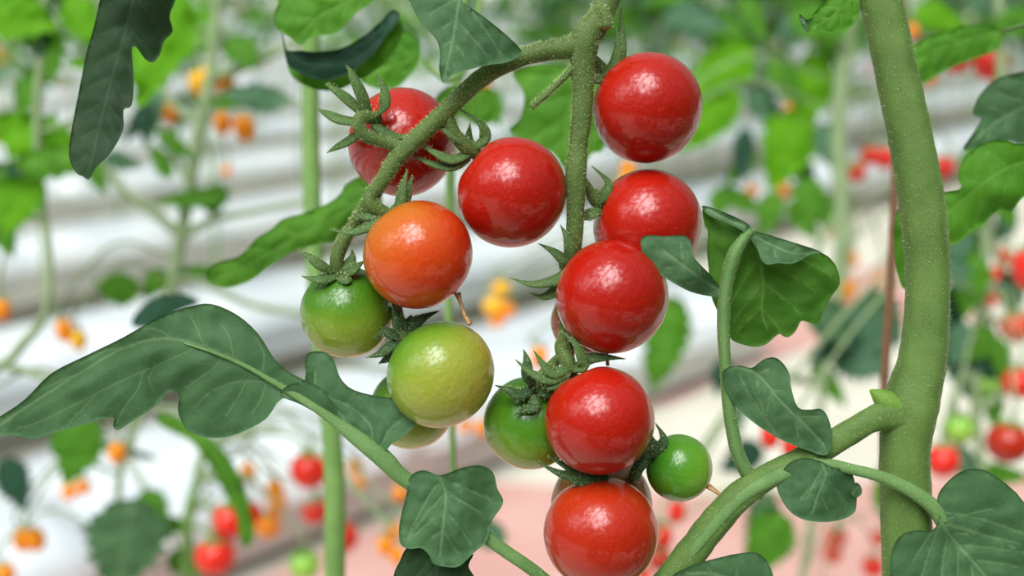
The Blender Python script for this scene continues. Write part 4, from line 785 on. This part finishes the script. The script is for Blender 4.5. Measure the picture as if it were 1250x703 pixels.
    tube(mb, cc, [.0012] * len(cc), 6); part('fruit_stalk', mb, [M['greystem']], t)

# ---------------------------------------------------------------- the distant rows
def compound_mesh(kind, mats, seed):
    """a whole drooping leaf about 0.3 m long: stalk and toothed leaflets"""
    rr = random.Random(seed); mb = MB(); S = .3 / 300
    def spine(x): return -0.0022 * x * x * .35 + .25 * x
    path = [Vector((x * S, 0, spine(x) * S)) for x in range(0, 260, 26)]
    tube(mb, path, [.0035 - .00025 * i for i in range(len(path))], 6)
    n = rr.choice([5, 7])
    for i in range(n):
        last = i == n - 1; x0 = 90 + (i // 2) * (150 / (n // 2)) if not last else 230
        sd = 0 if last else (-1 if i % 2 else 1); ang = sd * rr.uniform(50, 75); L = rr.uniform(90, 130) * (1.2 if last else 1)
        o, m = lobed(0, 0, L, L * rr.uniform(.5, .65), 0, seed * 13 + i)
        a = math.radians(ang); dr = rr.uniform(.2, .9); roll = rr.uniform(-.5, .5)
        def place(x, y, zz, a=a, x0=x0, L=L, dr=dr, roll=roll):
            u = x + L / 2; v = y; zl = zz - dr * u * (.3 + .7 * u / L) + roll * v
            return Vector(((x0 + u * math.cos(a) - v * math.sin(a)) * S, (u * math.sin(a) + v * math.cos(a)) * S, (spine(x0) + zl) * S))
        leaf_geo(mb, o, m, [], spacing=11, nside=2, arch=.04, droop=.12, ruffle=7, relief=1.5, seed=seed + i, vw=2.2, smooth=1, place=place, thick=1.2)
    return mb.mesh('leaf', mats)
CM = []
for k, (a, b) in enumerate([('leaf_mid', 'leaf_under'), ('leaf_grey', 'leaf_under'), ('leaf_mid', 'leaf_mid'), ('leaf_bright', 'leaf_bright'), ('leaf_top', 'leaf_under'), ('leaf_grey', 'leaf_mid')]):
    CM.append(compound_mesh(k, [M[a], M[b]], 50 + k))
smb = MB(); tube(smb, [Vector((.02 * math.sin(z * 5), .015 * math.cos(z * 4), z * 1.0)) for z in [i * .1 for i in range(20)]], [.0065] * 20, 8, wob=.1)
SM = smb.mesh('stem', [M['bgstem']])
def proj(p):
    d = p - CAM; k = d.dot(FW)
    return (CX + F * d.dot(RT) / k, CY - F * d.dot(UP) / k, k) if k > .05 else (-9999, 0, k)
rr = random.Random(5)
npl = 0; fruitbag = []
for ri, s in enumerate(g_s[1:9]):
    t = -6.0; step = [.50, .46, .42, .42, .5, .6, .75, .9][ri]
    while t < 22:
        t += step * rr.uniform(.8, 1.2)
        p = RW(s + rr.uniform(-.05, .05), t, GH); x, y, k = proj(Vector((p.x, p.y, 1.0)))
        if not (-80 < x < 1330) or k > 12 or k < 1.3: continue
        right = x > 640
        dens = 2.0 if right else (.55 if ri < 3 else .8)
        pl = thing('tomato_plant', p, 'far tomato plant standing in a distant gutter row' if ri > 2 else ['tomato plant rising from the second nearest gutter', 'tomato plant rising from the third nearest gutter', 'tomato plant rising from the fourth nearest gutter'][ri], 'plant',
                   'plants in the far gutter rows' if ri > 2 else ['plants in the second gutter', 'plants in the third gutter', 'plants in the fourth gutter'][ri])
        npl += 1; st = link('stem', SM, pl); st.rotation_euler = (0, 0, rr.uniform(0, 6)); st.scale = (1, 1, .98)
        nl = int(rr.randint(8, 11) * dens * (1.0 if ri < 5 else .7))
        for q in range(nl):
            zz = .42 + .75 * (rr.random() ** (.85 if right else .6))
            if not right and ri < 3: zz = max(zz, .68)
            o = link('leaf', CM[rr.choice([0, 0, 1, 1, 2, 3, 4, 5] if right else [0, 1, 2, 3, 5, 1])], pl, (0, 0, zz)); o.rotation_euler = (rr.uniform(-.2, .2), rr.uniform(-.2, .5), rr.uniform(0, 6.28)); o.scale = (rr.uniform(.7, 1.05),) * 3
        for q in range(rr.choice([0, 0, 1, 1, 2]) if ri < 5 else 0):
            zz = rr.uniform(.38, .95); a = rr.uniform(0, 6.28); fruitbag.append((p + Vector((.06 * math.cos(a), .06 * math.sin(a), zz)), rr.random() < (.4 if right else .1), ri))
for (p, red, ri) in fruitbag:
    for q in range(rr.randint(2, 3)):
        key = ('bg_red', False) if red else (rr.choice(['bg_orange', 'bg_yellow']), True)
        me = _oval.get(key) or _oval[('bg_orange', True)]
        o = link('tomato', me); o.location = p + Vector((rr.uniform(-.02, .02), rr.uniform(-.02, .02), -.03 * q)); o.scale = (.015 if red else .012,) * 3; o.rotation_euler = (rr.uniform(-.3, .3), rr.uniform(-.3, .3), rr.uniform(0, 6))
        tag(o, ('tiny blurred red tomato' if red else 'tiny blurred orange tomato') + ' on a plant in the distant rows', 'tomato', 'red fruit in the distant rows' if red else 'orange fruit in the distant rows')
# unseen row added behind the camera, keeps bright floor out of fruit reflections
for k in range(15):
    p = RW(-.95 + rr.uniform(-.06, .06), -3.2 + k * .42, 0)
    pl = thing('tomato_plant', p, 'leafy tomato plant in the unseen row added behind the viewpoint', 'plant', 'plants added behind the viewpoint')
    st = link('stem', SM, pl)
    for q in range(20):
        o = link('leaf', CM[rr.choice([0, 1, 2, 4, 4, 5])], pl, (0, 0, .1 + 1.5 * q / 20)); o.rotation_euler = (rr.uniform(-.3, .3), rr.uniform(0, .7), rr.uniform(0, 6.28)); o.scale = (rr.uniform(.95, 1.4),) * 3
print('far plants', npl, 'far fruit', len(fruitbag))
# ================================================================== LIGHT, SKY, CAMERA
w = bpy.data.worlds.new('sky'); bpy.context.scene.world = w; w.use_nodes = True; nt = w.node_tree; nt.nodes.clear()
out = nt.nodes.new('ShaderNodeOutputWorld'); bg = nt.nodes.new('ShaderNodeBackground'); nt.links.new(bg.outputs[0], out.inputs[0])
tc = nt.nodes.new('ShaderNodeTexCoord'); sp = nt.nodes.new('ShaderNodeSeparateXYZ'); nt.links.new(tc.outputs['Generated'], sp.inputs[0])
n = tex_noise(nt, tc.outputs['Generated'], 7.5, 3, .6)
r = ramp(nt, [(0.0, (.12, .16, .11)), (0.22, (.26, .30, .26)), (0.35, (.42, .45, .44)), (0.6, (.62, .65, .67)), (1.0, (.8, .8, .8))]); nt.links.new(sp.outputs['Z'], r.inputs[0])
L = Vector((-.22, -.50, .84)).normalized()
vd = N(nt, 'ShaderNodeVectorMath', operation='DOT_PRODUCT'); nt.links.new(tc.outputs['Generated'], vd.inputs[0]); vd.inputs[1].default_value = L
ad = N(nt, 'ShaderNodeMath', operation='MULTIPLY_ADD'); nt.links.new(n.outputs[0], ad.inputs[0]); ad.inputs[1].default_value = .42; nt.links.new(vd.outputs['Value'], ad.inputs[2])
mr = N(nt, 'ShaderNodeMapRange', interpolation_type='SMOOTHSTEP'); nt.links.new(ad.outputs[0], mr.inputs['Value']); mr.inputs['From Min'].default_value = 1.11; mr.inputs['From Max'].default_value = 1.21; mr.inputs['To Max'].default_value = 42.0
v2 = N(nt, 'ShaderNodeVectorMath', operation='DOT_PRODUCT'); nt.links.new(tc.outputs['Generated'], v2.inputs[0]); v2.inputs[1].default_value = Vector((-.80, -.28, .52)).normalized()
a2 = N(nt, 'ShaderNodeMath', operation='MULTIPLY_ADD'); nt.links.new(n.outputs[0], a2.inputs[0]); a2.inputs[1].default_value = .2; nt.links.new(v2.outputs['Value'], a2.inputs[2])
m2 = N(nt, 'ShaderNodeMapRange', interpolation_type='SMOOTHSTEP'); nt.links.new(a2.outputs[0], m2.inputs['Value']); m2.inputs['From Min'].default_value = 1.04; m2.inputs['From Max'].default_value = 1.10; m2.inputs['To Max'].default_value = 9.0
mm = N(nt, 'ShaderNodeMath', operation='ADD'); nt.links.new(mr.outputs[0], mm.inputs[0]); nt.links.new(m2.outputs[0], mm.inputs[1])
ml = N(nt, 'ShaderNodeMath', operation='ADD'); nt.links.new(mm.outputs[0], ml.inputs[0]); ml.inputs[1].default_value = 1.0
nt.links.new(r.outputs[0], bg.inputs['Color']); nt.links.new(ml.outputs[0], bg.inputs['Strength'])
cd = bpy.data.cameras.new('camera'); cam = bpy.data.objects.new('camera', cd); COL.objects.link(cam)
cam.location = CAM; cam.rotation_euler = (math.pi / 2 - PITCH, 0, 0)
cd.sensor_width = 36; cd.lens = F / 1250 * 36; cd.clip_start = .01; cd.clip_end = 200
cd.dof.use_dof = True; cd.dof.focus_distance = .313; cd.dof.aperture_fstop = 6.0
sc = bpy.context.scene; sc.camera = cam
sc.view_settings.view_transform = 'Standard'; sc.view_settings.look = 'None'; sc.view_settings.gamma = 1; sc.view_settings.use_curve_mapping = False
sc.view_settings.exposure = -0.88
